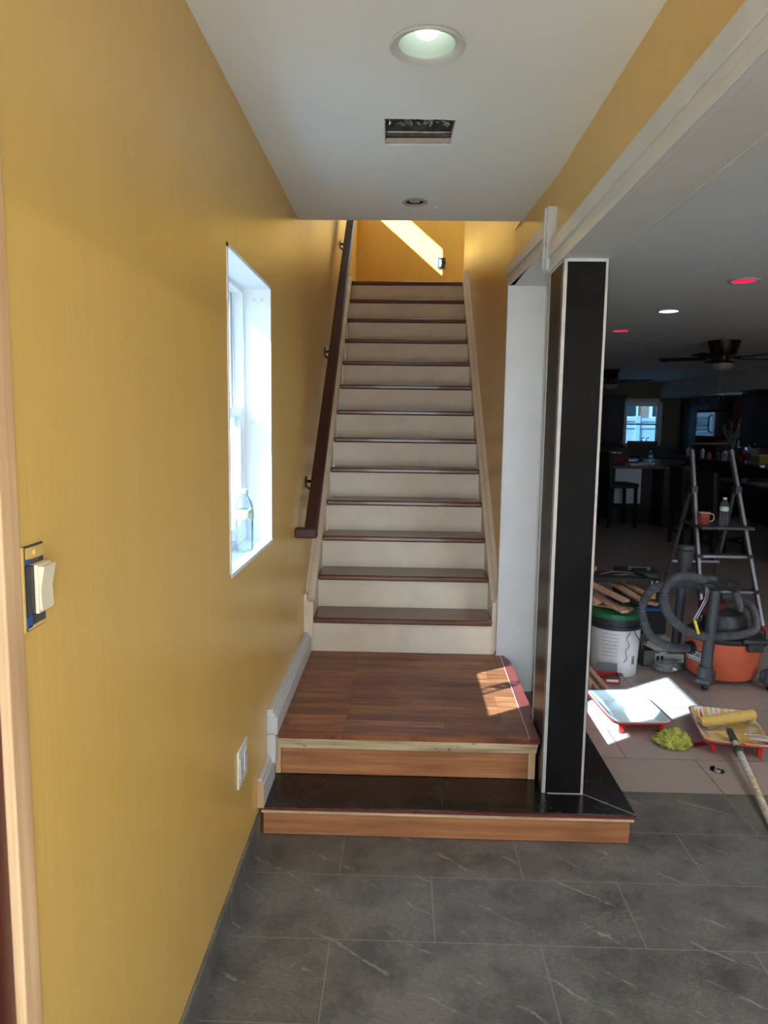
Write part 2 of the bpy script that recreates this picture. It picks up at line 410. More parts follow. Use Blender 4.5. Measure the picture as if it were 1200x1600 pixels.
up = MB(); ring(up, -.668, -.642, y0+.018, y1-.018, zm-.012, z1-.018, .032); up = up.build('upper_sash', 'window white', wn, bevel=.002)
MB().box(-.657, -.654, y0+.05, y1-.05, zm+.02, z1-.05).build('window_pane', 'blue pane', up)
lo = MB(); ring(lo, -.632, -.606, y0+.018, y1-.018, z0+.018, zm+.02, .036, .045, .034); lo = lo.build('lower_sash', 'window white', wn, bevel=.002)
MB().box(-.621, -.618, y0+.054, y1-.054, z0+.063, zm-.014).build('window_pane', 'blue pane', lo)
lk = MB(); lk.box(-.636, -.608, 2.42, 2.47, zm+.02, zm+.03); lk.cyl((-.622, 2.445, zm+.03), (-.622, 2.445, zm+.042), .011); lk.build('sash_lock', 'window white', lo)
b = MB()
for yy, xx, zz in ((WY1-t, -.535, 1.955), (WY1-t, -.56, 1.955), (WY1-t, -.575, 1.50)): b.cyl((xx, yy, zz), (xx, yy-.003, zz), .006, .004, 10)
b.build('jamb_screw', 'white plastic', wn)

# upstairs windows (light only reaches us from them)
def window_unit(name, axis, pos, a0, a1, z0, z1, th=.06, pane='pane glass'):
    o = sempty(name, (pos if axis == 0 else (a0+a1)/2, (a0+a1)/2 if axis == 0 else pos, z0))
    b = MB(); w = .045
    def bx(u0, u1, v0, v1, b=b, h=th/2):
        if axis == 0: b.box(pos-h, pos+h, u0, u1, v0, v1)
        else: b.box(u0, u1, pos-h, pos+h, v0, v1)
    bx(a0, a0+w, z0, z1); bx(a1-w, a1, z0, z1); bx(a0+w, a1-w, z0, z0+w); bx(a0+w, a1-w, z1-w, z1); bx(a0+w, a1-w, (z0+z1)/2-.018, (z0+z1)/2+.018)
    b.build('window_frame', 'window white', o)
    g = MB(); bx(a0+w, a1-w, z0+w, z1-w, g, .002); g.build('window_pane', pane, o)
    return o
window_unit('window_4', 0, -.60, UY0, UY1, UZ0, UZ1)

# ---------------------------------------------------------------- foyer ceiling with its openings
def ceiling_with_holes():
    from mathutils.geometry import delaunay_2d_cdt
    circ = lambda cx, cy, r, n=40: [(cx+r*math.cos(2*math.pi*k/n), cy+r*math.sin(2*math.pi*k/n)) for k in range(n)]
    rnd = random.Random(3); pts = []
    A, B, Cc, D = (-.074, 2.382), (.146, 2.390), (.142, 2.597), (-.077, 2.597)
    for p, q, n in ((A, B, 26), (B, Cc, 14), (Cc, D, 26), (D, A, 22)):
        for k in range(n):
            f = k/n; j = .0022 if k else 0
            pts.append((p[0]+(q[0]-p[0])*f+rnd.uniform(-j, j), p[1]+(q[1]-p[1])*f+rnd.uniform(-j, j)))
    loops = [circ(.043, 1.934, .076), circ(.033, 3.232, .042), pts]
    outer = [(-.68, -.46), (.705, -.46), (.705, 3.524), (-.68, 3.524)]
    vs, es = [], []
    for L in [outer]+loops:
        n0 = len(vs); vs += [Vector(p) for p in L]; es += [(n0+i, n0+(i+1) % len(L)) for i in range(len(L))]
    V, E_, F = delaunay_2d_cdt(vs, es, [], 0, 1e-7)[:3]
    def inside(p, L):
        c = False
        for i in range(len(L)):
            (x1, y1), (x2, y2) = L[i], L[i-1]
            if (y1 > p[1]) != (y2 > p[1]) and p[0] < (x2-x1)*(p[1]-y1)/(y2-y1)+x1: c = not c
        return c
    bm = bmesh.new(); bv = [bm.verts.new((p.x, p.y, CH)) for p in V]
    for f in F:
        cx = sum(V[i].x for i in f)/len(f); cy = sum(V[i].y for i in f)/len(f)
        if not any(inside((cx, cy), L) for L in loops): bm.faces.new([bv[i] for i in f])
    ed = [e for e in bm.edges if e.is_boundary and not all(v.co.x < -.67 or v.co.x > .7 or v.co.y < -.45 or v.co.y > 3.52 for v in e.verts)]
    r = bmesh.ops.extrude_edge_only(bm, edges=ed)
    bmesh.ops.translate(bm, verts=[g for g in r['geom'] if isinstance(g, bmesh.types.BMVert)], vec=(0, 0, .016))
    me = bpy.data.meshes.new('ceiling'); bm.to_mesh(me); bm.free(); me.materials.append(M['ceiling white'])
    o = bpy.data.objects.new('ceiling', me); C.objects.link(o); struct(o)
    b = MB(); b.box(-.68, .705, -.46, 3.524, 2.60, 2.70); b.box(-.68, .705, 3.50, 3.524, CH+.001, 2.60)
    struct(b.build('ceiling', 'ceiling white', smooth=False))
ceiling_with_holes()
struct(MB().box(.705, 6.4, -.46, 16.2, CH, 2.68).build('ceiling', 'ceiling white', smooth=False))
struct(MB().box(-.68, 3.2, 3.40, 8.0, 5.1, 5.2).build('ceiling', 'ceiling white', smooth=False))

# duct hole
v = thing('duct_opening', 'open rectangular duct hole cut in white ceiling without its grille', 'vent', (.034, 2.49, CH))
b = MB(); x0, x1, y0, y1, z0, z1 = -.070, .140, 2.386, 2.570, CH+.017, CH+.10
b.box(x0-.003, x0, y0, y1, z0, z1); b.box(x1, x1+.003, y0, y1, z0, z1); b.box(x0, x1, y0-.003, y0, z0, z1); b.box(x0, x1, y1, y1+.003, z0, z1); b.box(x0, x1, y0, y1, z1, z1+.003)
b.tube([(x0, y1-.012, CH+.028), (x1, y1-.012, CH+.027)], .006, 8)
b.build('duct_box', 'galvanized', v, smooth=False)
b = MB(); rnd = random.Random(5)
for i in range(26):
    xx = rnd.uniform(x0+.01, x1-.01); yy = y0+.028+rnd.uniform(0, .045); s_ = rnd.uniform(.004, .010)
    T = Matrix.Translation((xx, yy, CH+.009+rnd.uniform(0, .010))) @ Matrix.Rotation(rnd.uniform(0, 3), 4, Vector((rnd.random(), rnd.random(), rnd.random())).normalized())
    b.box(-s_, s_, -s_*.7, s_*.7, -.001, .001, T)
b.build('foil_shreds', 'steel', v)
MB().box(x0-.004, x1+.002, 2.572, 2.600, CH+.004, CH+.014).build('plaster_edge', 'plaster', v)

# lit recessed cans: the second one is in the foyer behind the camera
def lamp_light(x, y, z, r, energy, col=(1, .95, .88)):
    a_ = bpy.data.lights.new('lamp', 'AREA'); a_.shape = 'DISK'; a_.size = r*2; a_.energy = energy; a_.color = col
    o = bpy.data.objects.new('lamp', a_); C.objects.link(o); o.location = (x, y, z); return o
def can_light(y, label):
    v = thing('recessed_light', label, 'ceiling light', (.043, y, CH))
    MB().lathe([(.074, 0), (.092, -.002), (.094, -.006), (.090, -.009), (.074, -.004), (.070, .0), (.074, 0)], (.043, y, CH), 48, cap=False).build('trim_ring', 'white trim', v)
    prof = [(.071, -.002)]
    for i in range(14): prof += [(.071-.0022*i, .006+.009*i), (.0695-.0022*i, .010+.009*i)]
    prof += [(.036, .14), (.001, .142)]
    MB().lathe(prof, (.043, y, CH), 48, cap=False).build('baffle', 'can lining', v)
    MB().lathe([(.001, .012), (.013, .014), (.026, .022), (.034, .038), (.035, .055), (.031, .075), (.022, .095), (.014, .12), (.013, .14)], (.043, y, CH), 32, cap=False).build('bulb', 'bulb lit', v)
can_light(1.934, 'large round white recessed can light, lit, nearest the camera')
# gimbal light
v = thing('recessed_light', 'small round bronze recessed spotlight, unlit, at the ceiling edge by the stairs', 'ceiling light', (.033, 3.232, CH))
MB().lathe([(.040, .0), (.052, -.002), (.054, -.005), (.048, -.007), (.040, -.003), (.038, .002), (.040, .0)], (.033, 3.232, CH), 36, cap=False).build('trim_ring', 'silver edge', v)
MB().lathe([(.040, -.002), (.036, .004), (.030, .012), (.026, .03), (.001, .032)], (.033, 3.232, CH), 36, cap=False).build('housing', 'bronze', v)
b = MB(); b.lathe([(.022, -.001), (.020, .006), (.010, .009), (.001, .010)], (.033, 3.232, CH+.002), 24)
for k in range(8):
    a = k*math.pi/4; b.cyl((.033+.006*math.cos(a), 3.232+.006*math.sin(a), CH+.004), (.033+.02*math.cos(a), 3.232+.02*math.sin(a), CH+.001), .0022, seg=6)
b.build('lamp', 'steel', v)
b = MB(); b.lathe([(.013, 0), (.013, -.006), (.006, -.010), (.001, -.011)], (.125, 3.30, CH), 20); b.cyl((.125, 3.30, CH-.006), (.148, 3.30, CH-.008), .003)
tag(b.build('ceiling_sensor', 'white trim'), 'tiny white cap on the ceiling beside the small bronze spotlight', 'sensor')

# ---------------------------------------------------------------- right side: header walls, openings, stair wall
HZ, HZ2 = 2.095, 2.19
b = MB()
b.box(XR, .705, -.46, 2.90, HZ+.002, CH)
b.prism([(XR, 2.90), (.705, 2.90), (.705, 3.70), (.525, 3.70)], 2, HZ2+.002, CH)
b.prism([(.525+.0, 3.524), (.705, 3.524), (.705, 3.70), (.525, 3.70)], 2, CH, 5.1)
b.prism([(.525, 3.70), (.705, 3.70), (.705, 6.86), (.525, 6.86)], 2, 0, 5.1)
struct(b.build('wall_right', 'yellow', smooth=False))
# near opening: casing and soffit
struct(MB().box(.555, .715, -.46, 2.87, HZ-.012, HZ+.0018).build('trim_2', 'white trim', smooth=False))
b = MB(); b.box(.5452, XR+.001, -.46, 2.90, HZ-.0145, 2.185); b.box(.538, .546, -.46, 2.90, 2.135, 2.19); b.box(.541, .546, -.46, 2.90, HZ-.0155, HZ+.008)
struct(b.build('trim_3', 'white trim', bevel=.002))
struct(MB().box(.704, .722, -.46, 2.88, HZ-.014, 2.20).build('trim_4', 'white trim', bevel=.002))
# little return between the two openings
b = MB(); b.box(.530, .572, 2.875, 2.935, 2.09, 2.325); b.box(.524, .532, 2.90, 2.93, 2.10, 2.325)
struct(b.build('trim_5', 'white trim', bevel=.002))
# second opening: casing, soffit
b = MB()
sl = lambda y: XR-(y-2.9)*.05
for (dz0, dz1, pr) in ((HZ2-.008, 2.275, .016), (2.235, 2.285, .026), (HZ2-.008, 2.205, .022)):
    vs = [(sl(y)-p, y, z) for y in (2.90, 3.74) for p in (pr, -.002) for z in (dz0, dz1)]
    b._add(vs, [(0, 1, 3, 2), (4, 6, 7, 5), (0, 4, 5, 1), (2, 3, 7, 6), (0, 2, 6, 4), (1, 5, 7, 3)])
struct(b.build('trim_6', 'white trim'))
struct(MB().box(.53, .72, 2.88, 3.70, HZ2-.010, HZ2+.002).build('trim_7', 'white trim', smooth=False))
struct(MB().box(.5015, .71, 3.684, 3.709, .1215, HZ2-.008).build('trim_8', 'white trim', smooth=False))
struct(MB().box(.509, .526, 3.70, 3.775, .313, 2.285).build('trim_9', 'white trim', bevel=.002))
struct(MB().box(.704, .722, 3.66, 3.76, 0, 2.25).build('trim_10', 'white trim', bevel=.002))
# dining side wall of the stair and the rest of the shell
b = MB()
b.box(.705, .76, 3.70, 16.0, 0, CH); struct(b.build('wall_stair', 'beige wall', smooth=False))
b = MB()  # upstairs shell
b.box(-.68, .705, 3.40, 3.524, 2.70, 5.1)
for x0, x1, z0, z1 in ((-.68, 3.2, 2.5, 3.75), (-.68, 3.2, 4.85, 5.1), (-.68, -.2, 3.75, 4.85), (1.7, 3.2, 3.75, 4.85)): b.box(x0, x1, 7.75, 7.9, z0, z1)
struct(b.build('wall_back', 'yellow', smooth=False))
b = MB(); b.box(.705, 3.2, 6.76, 6.86, 2.68, 5.1)
b.box(3.1, 3.2, 6.86, 7.75, 2.68, 5.1)
struct(b.build('wall_upper', 'yellow', smooth=False))
window_unit('added_window_5', 1, 7.82, -.2, 1.7, 3.75, 4.85)  # unseen window, added to bring more daylight into the upper stairwell
struct(MB().box(-.503, 3.1, 6.305, 7.75, 2.50, 2.679).build('floor', 'tread wood', smooth=False))

# front wall behind the camera, with storm door and living room window
b = MB()
for x0, x1, z0, z1 in ((-.68, -.45, 0, 2.44), (-.45, .50, 2.1, 2.44), (.50, 2.6, 0, 2.44), (2.6, 4.8, 0, .7), (2.6, 4.8, 2.2, 2.44), (4.8, 6.4, 0, 2.44)):
    b.box(x0, x1, -.46, -.34, z0, z1)
struct(b.build('wall_front', 'yellow', smooth=False))
window_unit('window_6', 1, -.40, 2.6, 4.8, .7, 2.2)
struct(MB().box(-3.4, 6.4, -2.7, -.46, 2.46, 2.6).build('sun_block_porch', 'white trim'))  # unseen canopy, added to keep direct sun out of the front openings
# far kitchen shell
b = MB()
KX0, KX1, KZ0, KZ1 = 4.80, 5.50, 1.10, 2.02
for x0, x1, z0, z1 in ((.7, KX0, 0, CH), (KX1, 6.4, 0, CH), (KX0, KX1, 0, KZ0), (KX0, KX1, KZ1, CH)): b.box(x0, x1, 16.0, 16.15, z0, z1)
struct(b.build('wall_far', 'olive wall', smooth=False))
b = MB(); b.box(6.25, 6.4, -.46, 13.0, 0, CH); b.box(6.25, 6.4, 13.65, 16.15, 0, CH); b.box(6.25, 6.4, 13.0, 13.65, 0, 1.05); b.box(6.25, 6.4, 13.0, 13.65, 2.08, CH)
struct(b.build('wall_kitchen', 'red wall', smooth=False))
b = MB(); b.box(5.5, 6.25, 5.0, 16.0, 2.10, CH); b.box(5.495, 5.505, 12.6, 13.9, 2.09, 2.105)
struct(b.build('trim_11', 'beige wall', smooth=False))
def far_window():
    o = sempty('window_2', (5.15, 16.0, KZ0))
    b = MB(); ring2 = lambda y0, y1, x0, x1, z0, z1, w: (b.box(x0, x0+w, y0, y1, z0, z1), b.box(x1-w, x1, y0, y1, z0, z1), b.box(x0, x1, y0, y1, z0, z0+w), b.box(x0, x1, y0, y1, z1-w, z1))
    ring2(15.975, 16.0, KX0-.07, KX1+.07, KZ0-.07, KZ1+.07, .07); b.build('window_casing', 'white trim', o, smooth=False)
    b = MB(); ring2 = lambda y0, y1, x0, x1, z0, z1, w: (b.box(x0, x0+w, y0, y1, z0, z1), b.box(x1-w, x1, y0, y1, z0, z1), b.box(x0, x1, y0, y1, z0, z0+w), b.box(x0, x1, y0, y1, z1-w, z1))
    ring2(16.03, 16.07, KX0, KX1, KZ0, KZ1, .035); b.box(KX0, KX1, 16.03, 16.07, 1.525, 1.56); b.build('window_frame', 'window white', o, smooth=False)
    MB().box(KX0, KX1, 16.048, 16.052, KZ0, KZ1).build('window_pane', 'tinted pane', o)
    b = MB(); b.box(KX0+.02, KX1-.02, 16.0, 16.02, 1.93, 2.02); b.build('window_shade', 'window white', o)
far_window()
window_unit('window_3', 0, 6.32, 13.0, 13.65, 1.05, 2.08, pane='side pane')
# outside the kitchen
f = thing('fence', 'white panelled fence outside the far kitchen window', 'fence', (5.5, 18.2, -.3))
b = MB(); b.box(2.5, 9, 18.2, 18.26, -.3, 1.62); b.build('panel', 'fence white', f)
b = MB(); b.box(2.5, 9, 18.17, 18.2, 1.62, 1.7); b.box(2.5, 9, 18.17, 18.2, 1.45, 1.5); b.build('top_rail', 'fence white', f)
for x in (3.4, 5.75, 8.1): MB().box(x-.05, x+.05, 18.14, 18.2, -.3, 1.75).build('post', 'fence white', f)
f = thing('fence', 'white fence beyond the stair window', 'fence', (-3.2, 3, -.3))
MB().box(-3.3, -3.2, -4, 40, -.3, 1.9).build('panel', 'fence white', f)
for y in range(-3, 40, 3): MB().box(-3.2, -3.13, y-.05, y+.05, -.3, 2.0).build('post', 'fence white', f)
f = thing('brick_house', 'neighbouring brick house with white windows beyond the fence', 'house', (6.5, 24, -.3))
MB().box(2, 14, 24, 28, -.3, 6).build('wall', 'brick', f)
for x in (6.1, 7.2, 8.3): 
    k = MB().box(x-.36, x+.36, 23.92, 24, 1.75, 2.7).build('window', 'window white', f); MB().box(x-.28, x+.28, 23.9, 23.93, 1.82, 2.62).build('pane', 'dark glass', k)

# ---------------------------------------------------------------- baseboards
b = MB(); b.box(XL, XL+.009, .932, 2.47, 0, .1); b.box(XL, XL+.012, .932, 2.47, .098, .102)
struct(b.build('baseboard_left', 'slate', smooth=False))
b = MB(); b.box(XL, -.480, 2.465, 2.70, .121, .205); b.box(XL, -.486, 2.465, 2.70, .205, .232); struct(b.build('baseboard_step', 'white trim', bevel=.002))
struct(MB().box(XL+.001, -.4795, 2.4640, 2.4660, .123, .225).build('baseboard_end', 'bare pine z', smooth=False))
b = MB(); b.box(XL, -.462, 2.655, 3.70, .314, .385); b.box(XL, -.470, 2.655, 3.70, .385, .400); b.box(XL, -.478, 2.655, 3.70, .400, .414); b.box(XL, -.470, 2.655, 2.70, .20, .32)
struct(b.build('baseboard_landing', 'white trim', bevel=.002))

# ---------------------------------------------------------------- low step, landing
st = thing('entry_step', 'low black topped wooden step with raw pine front on grey slate floor', 'step', (.18, 2.9, 0))
b = MB(); b.box(-.49, .845, 2.505, 2.543, 0.001, .090); b.build('front_board', 'bare pine x', st, bevel=.002)
b = MB(); b.box(.81, .845, 2.544, 3.70, 0.001, .090); b.build('side_board', 'bare pine x', st, bevel=.002)
b = MB(); b.box(-.495, .855, 2.492, 3.70, .090, .104); b.build('plywood_edge', 'plywood', st)
b = MB(); b.box(-.498, .860, 2.486, 3.70, .104, .120); b.build('top', 'black step', st, bevel=.0015)
b = MB(); b.box(-.49, .8602, 2.4845, 2.4865, .1045, .1165); b.build('red_edge', 'red stain', st)
b = MB(); T = Matrix.Translation((.70, 2.632, .1203)) @ Matrix.Rotation(math.atan2(-.145, .158), 4, 'Z'); b.box(0, .214, -.0012, .0012, 0, .0008, T)
b.build('caulk_line', 'silver edge', st); MB().box(.165, .167, 2.49, 2.70, .1201, .1205).build('seam_line', 'grey plastic', st)

ld = thing('landing_platform', 'raised wooden landing of worn oak boards at the foot of the stairs', 'landing', (.03, 3.2, .12))
b = MB(); b.box(-.462, .51, 2.735, 2.773, .121, .236); b.build('front_board', 'bare pine x', ld, bevel=.002)
for x0, x1 in ((-.485, -.463), (.511, .540)): MB().box(x0, x1, 2.732, 2.775, .121, .236).build('end_grain', 'bare pine z', ld, bevel=.002)
b = MB(); b.box(-.48, .540, 2.715, 3.70, .236, .256); b.box(-.478, .540, 2.700, 3.70, .257, .274); b.box(-.470, .540, 2.690, 3.70, .275, .293); b.build('plywood_layers', 'plywood', ld, bevel=.001)
b = MB(); b.prism([(-.462, 2.672), (.503, 2.672), (.523, 3.70), (-.462, 3.70)], 2, .2935, .313); b.build('deck', 'oak boards', ld, smooth=False)
b = MB(); b.prism([(.5045, 2.672), (.5435, 2.672), (.5435, 2.90), (.563, 2.92), (.563, 3.60), (.535, 3.70), (.5245, 3.70)], 2, .2935, .3132); b.build('edge_strip', 'red stain', ld, smooth=False)
b = MB(); b.prism([(.5028, 2.673), (.5046, 2.673), (.5246, 3.70), (.5228, 3.70)], 2, .3128, .3136); b.build('caulk_line', 'label white', ld)
b = MB(); b.box(.525, .563, 2.90, 3.68, .121, .292); b.build('side_board', 'black gloss', ld, smooth=False)

# ---------------------------------------------------------------- staircase
sc_ = thing('staircase', 'straight staircase of dark wood treads and off-white risers between yellow walls', 'stairs', (0, 3.7, .313))
N0Y, N0Z, TY, TZ = 3.679, .467, .2166, .1819
for k in range(13):
    y, z = N0Y+k*TY, N0Z+k*TZ
    zb = .3125 if k == 0 else z-TZ+.0295
    MB().box(-.453, .478, y+.026, y+.042, zb, z).build('riser', 'riser white', sc_, smooth=False)
    if k < 12:
        b = MB(); b.box(-.4525, .4765, y, y+TY+.045, z, z+.03); b.build('tread', 'tread wood', sc_, bevel=.008)
    else:
        MB().box(-.4525, .4765, y, y+.12, z, z+.03).build('tread', 'tread wood', sc_, bevel=.006)
def skirt(x0, x1, off, y_lo=3.70, y_hi=6.34, drop=.32):
    g = TZ/TY; zt = lambda y: N0Z+(y-N0Y)*g+off
    y1 = y_lo+.0; zl = zt(y1+.07)
    pts = [(y1, .3135), (y1, zl), (y1+.07, zl), (y_hi, zt(y_hi)), (y_hi+.06, zt(y_hi)), (y_hi+.06, 2.52), (y_hi-.2, zt(y_hi)-drop-.2), (y1+.5, .3135)]
    return pts, x0, x1
b = MB()
p, x0, x1 = skirt(-.486, -.4545, .030); b.prism(p, 0, x0, x1)
p, x0, x1 = skirt(XL+.0005, -.4862, .075, 3.696); b.prism(p, 0, x0, x1)
p, x0, x1 = skirt(-.4895, -.478, .045, 3.692); b.prism(p, 0, x0, x1)
b.build('skirt_board', 'riser white', sc_, smooth=False)
b = MB()
p, x0, x1 = skirt(.4785, .500, .035, 3.71); b.prism(p, 0, x0, x1)
p, x0, x1 = skirt(.4998, .5245, .085, 3.712); b.prism(p, 0, x0, x1)
p, x0, x1 = skirt(.494, .506, .052, 3.714); b.prism(p, 0, x0, x1)
b.build('skirt_board', 'riser white', sc_, smooth=False)
b = MB()
for p_ in ((.5, 3.70, .323), (.51, 3.70, .327)): b.ellipsoid((p_[0], p_[1], p_[2]), .004, .004, .006, 8, 6)
b.build('skirt_nail', 'dark metal', sc_)

# handrail
hr = thing('handrail', 'brown painted handrail on black brackets along the left yellow stair wall', 'handrail', (-.43, 3.44, 1.0))
P0, P1 = Vector((-.43, 3.40, .985)), Vector((-.43, 6.6, 3.745))
P1 = P0+(Vector((-.43, 5.817, 3.037))-P0)*1.12
MB().bar(P0, P1, .060, .045).build('rail', 'rail brown', hr, bevel=.008)
MB().bar((-.502, 3.405, .985), (-.400, 3.405, .985), .055, .046).build('end_return', 'rail brown', hr, bevel=.006)
for (yy, ) in ((3.78,), (4.66,), (5.72,)):
    zc = P0.z+(yy-P0.y)*(P1.z-P0.z)/(P1.y-P0.y)-.02
    b = MB(); b.cyl((XL, yy, zc-.09), (XL+.006, yy, zc-.09), .028, seg=20)
    b.tube(cr([(XL+.004, yy, zc-.09), (XL+.045, yy, zc-.085), (XL+.07, yy, zc-.06), (XL+.073, yy, zc-.02)], 5), .008, 8)
    b.cyl((XL+.004, yy, zc-.115), (XL+.02, yy, zc-.13), .006); b.build('bracket', 'dark metal', hr)

# upstairs wall box
v = thing('wall_box', 'small uncovered electrical box with a dark knob on the upstairs back wall', 'electrical box', (.363, 7.75, 3.14))
b = MB(); ringx = [(.325, .335), (.391, .401)]
for a, c in ringx: b.box(a, c, 7.735, 7.75, 3.09, 3.19)
b.box(.325, .401, 7.735, 7.75, 3.18, 3.19); b.box(.325, .401, 7.735, 7.75, 3.09, 3.10); b.box(.335, .391, 7.745, 7.75, 3.1, 3.18); b.build('box', 'blue plastic', v)
b = MB(); b.cyl((.375, 7.745, 3.14), (.385, 7.69, 3.13), .014, .02); b.build('knob', 'bronze', v)
MB().box(.342, .365, 7.738, 7.745, 3.105, 3.175).build('device', 'white plastic', v)

# ---------------------------------------------------------------- light switch and outlet on left wall
v = thing('light_switch', 'cream rocker light switch without cover plate in blue box by door jamb', 'switch', (XL, .965, 1.28))
b = MB(); b.box(XL, XL+.002, .938, .992, 1.222, 1.338); b.build('mounting_yoke', 'galvanized', v)
b = MB(); b.box(XL+.001, XL+.003, .944, .990, 1.319, 1.335); b.box(XL+.001, XL+.003, .944, .990, 1.2235, 1.228); b.box(XL, XL+.0035, .933, .9375, 1.222, 1.338); b.cyl((XL+.002, .967, 1.327), (XL+.006, .967, 1.327), .005); b.build('painted_ear', 'yellow wet paint', v)
for z0, z1 in ((1.313, 1.320), (1.226, 1.243)): MB().box(XL, XL+.003, .9375, .954, z0, z1).build('box_rim', 'blue plastic', v)
MB().box(XL+.001, XL+.010, .940, .950, 1.245, 1.312).build('switch_body', 'black plastic', v)
b = MB(); b.box(XL+.002, XL+.014, .9505, .990, 1.245, 1.312); b.build('switch_frame', 'cream plastic', v, bevel=.001)
b = MB(); b.prism([(XL+.013, 1.249), (XL+.017, 1.249), (XL+.016, 1.278), (XL+.022, 1.309), (XL+.013, 1.309)], 1, .9545, .987); b.build('rocker', 'cream plastic', v)
v = thing('wall_outlet', 'white two-gang wall plate low on the yellow wall beside the step', 'outlet', (XL, 2.213, .42))
MB().box(XL, XL+.007, 2.150, 2.276, .355, .480).build('plate', 'white plastic', v, bevel=.003)
for yy in (2.182, 2.244):
    k = MB().box(XL+.006, XL+.010, yy-.017, yy+.017, .384, .451).build('socket', 'white trim', v, bevel=.001)
    for zz in (.400, .435):
        for dy in (-.006, .006): MB().box(XL+.0098, XL+.0103, yy+dy-.001, yy+dy+.001, zz-.005, zz+.005).build('slot', 'black plastic', k)
for yy in (2.182, 2.244):
    for zz in (.370, .465): MB().cyl((XL+.007, yy, zz), (XL+.009, yy, zz), .003, seg=10).build('plate_screw', 'steel', v)

# ---------------------------------------------------------------- column
cl = thing('column', 'square black column with silver corner edges standing on the low step', 'column', (.625, 2.75, .12))
CX0, CX1, CY0, CY1 = .548, .703, 2.632, 2.868
b = MB(); b.box(CX0, CX1, CY0, CY1, .121, 2.072); b.build('shaft', 'black gloss', cl, smooth=False)
b = MB()
for x0, x1, y0, y1 in ((CX0-.002, CX0+.013, CY0-.002, CY0+.001), (CX0-.002, CX0, CY0-.002, CY0+.012), (CX1-.009, CX1+.002, CY0-.002, CY0+.001), (CX1, CX1+.002, CY0-.002, CY0+.012), (CX0-.002, CX0, CY1-.010, CY1+.001)):
    b.box(x0, x1, y0, y1, .121, 2.081)
b.build('corner_edge', 'silver edge', cl, smooth=False)
MB().box(CX0-.001, CX1+.001, CY0-.0015, CY1, 2.072, 2.083).build('top_collar', 'white trim', cl)
b = MB(); b.box(CX0+.02, CX1, CY0-.006, CY0-.001, .1203, .1225); b.build('caulk_line', 'silver edge', cl)

# ---------------------------------------------------------------- dining room ceiling lights and fans
def wafer(x, y, lit, label):
    v = thing('ceiling_light', label, 'ceiling light', (x, y, CH), 'recessed dining room lights')
    MB().lathe([(.074, .0), (.098, -.001), (.1, -.005), (.092, -.010), (.074, -.008), (.074, .0)], (x, y, CH), 36, cap=False).build('trim_ring', 'white trim' if lit else 'white trim', v)
    MB().lathe([(.001, -.004), (.074, -.004), (.074, 0), (.001, 0)], (x, y, CH), 36).build('lens', lit, v)
for y_, k_ in ((3.57, .35), (2.29, .4), (1.01, 1.5), (-.12, 1.6)):
    wafer(2.15, y_, 'lens lit white', 'lit white ceiling light of the row nearer than the red ones')
    lamp_light(2.15, y_, CH-.012, .07, ROOM_W*k_)
wafer(2.155, 4.85, 'lens lit red', 'red glowing ceiling light, the larger and nearer of the two red ones')
wafer(2.139, 6.13, 'lens lit white', 'white glowing ceiling light between the two red ones')
wafer(2.124, 7.40, 'lens lit red', 'red glowing ceiling light beside the black column, farther of the two red ones')
wafer(4.50, 12.3, 'dark glass', 'unlit recessed light in the dim ceiling beyond the fans')
wafer(4.95, 9.2, 'lens lit white', 'white glowing ceiling light right of the near fan blades')
def fan():
    v = thing('ceiling_fan', 'dark flush mount ceiling fan nearer the camera, with glass bowl', 'ceiling fan', (0, 0, 0), 'ceiling fans')
    MB().lathe([(.001, 0), (.17, 0), (.165, -.02), (.135, -.13), (.12, -.15), (.06, -.16), (.001, -.16)], seg=36).build('motor_housing', 'bronze', v)
    MB().lathe([(.001, -.16), (.06, -.16), (.062, -.21), (.10, -.22), (.125, -.235), (.125, -.245), (.001, -.245)], seg=36).build('switch_housing', 'bronze', v)
    MB().lathe([(.118, -.245), (.11, -.275), (.075, -.305), (.03, -.32), (.001, -.322)], seg=32, cap=False).build('light_bowl', 'frosted bowl', v)
    for k in range(5):
        a = R(8+72*k); T = Matrix.Rotation(a, 4, 'Z') @ Matrix.Translation((0, 0, -.185)) @ Matrix.Rotation(R(10), 4, 'X')
        b = MB(); pr = [(.17, -.055), (.62, -.07), (.66, -.05), (.665, 0), (.66, .05), (.62, .07), (.17, .055)]
        vs = [T @ Vector((x, y, z)) for z in (-.004, .004) for x, y in pr]; n = len(pr)
        b._add(vs, [tuple(range(n)), tuple(range(n, 2*n))]+[(i, (i+1) % n, n+(i+1) % n, n+i) for i in range(n)])
        bl = b.build('blade', 'dark cabinet', v)
        b = MB(); b.box(.06, .22, -.018, .018, .004, .010, T); b.build('blade_arm', 'bronze', bl)
    b = MB(); b.tube([(.03, -.03, -.25), (.03, -.03, -.62)], .002, 6); b.tube([(-.03, -.03, -.25), (-.03, -.03, -.66)], .002, 6); b.build('pull_chain', 'bronze', v)
    return v
f1 = fan(); f1.location = (3.49, 8.22, CH)
f2 = copy_tree(f1); f2.location = (3.50, 12.6, CH); f2.rotation_euler = (0, 0, R(31)); f2['label'] = 'dark flush mount ceiling fan farther off, half hidden by the column'

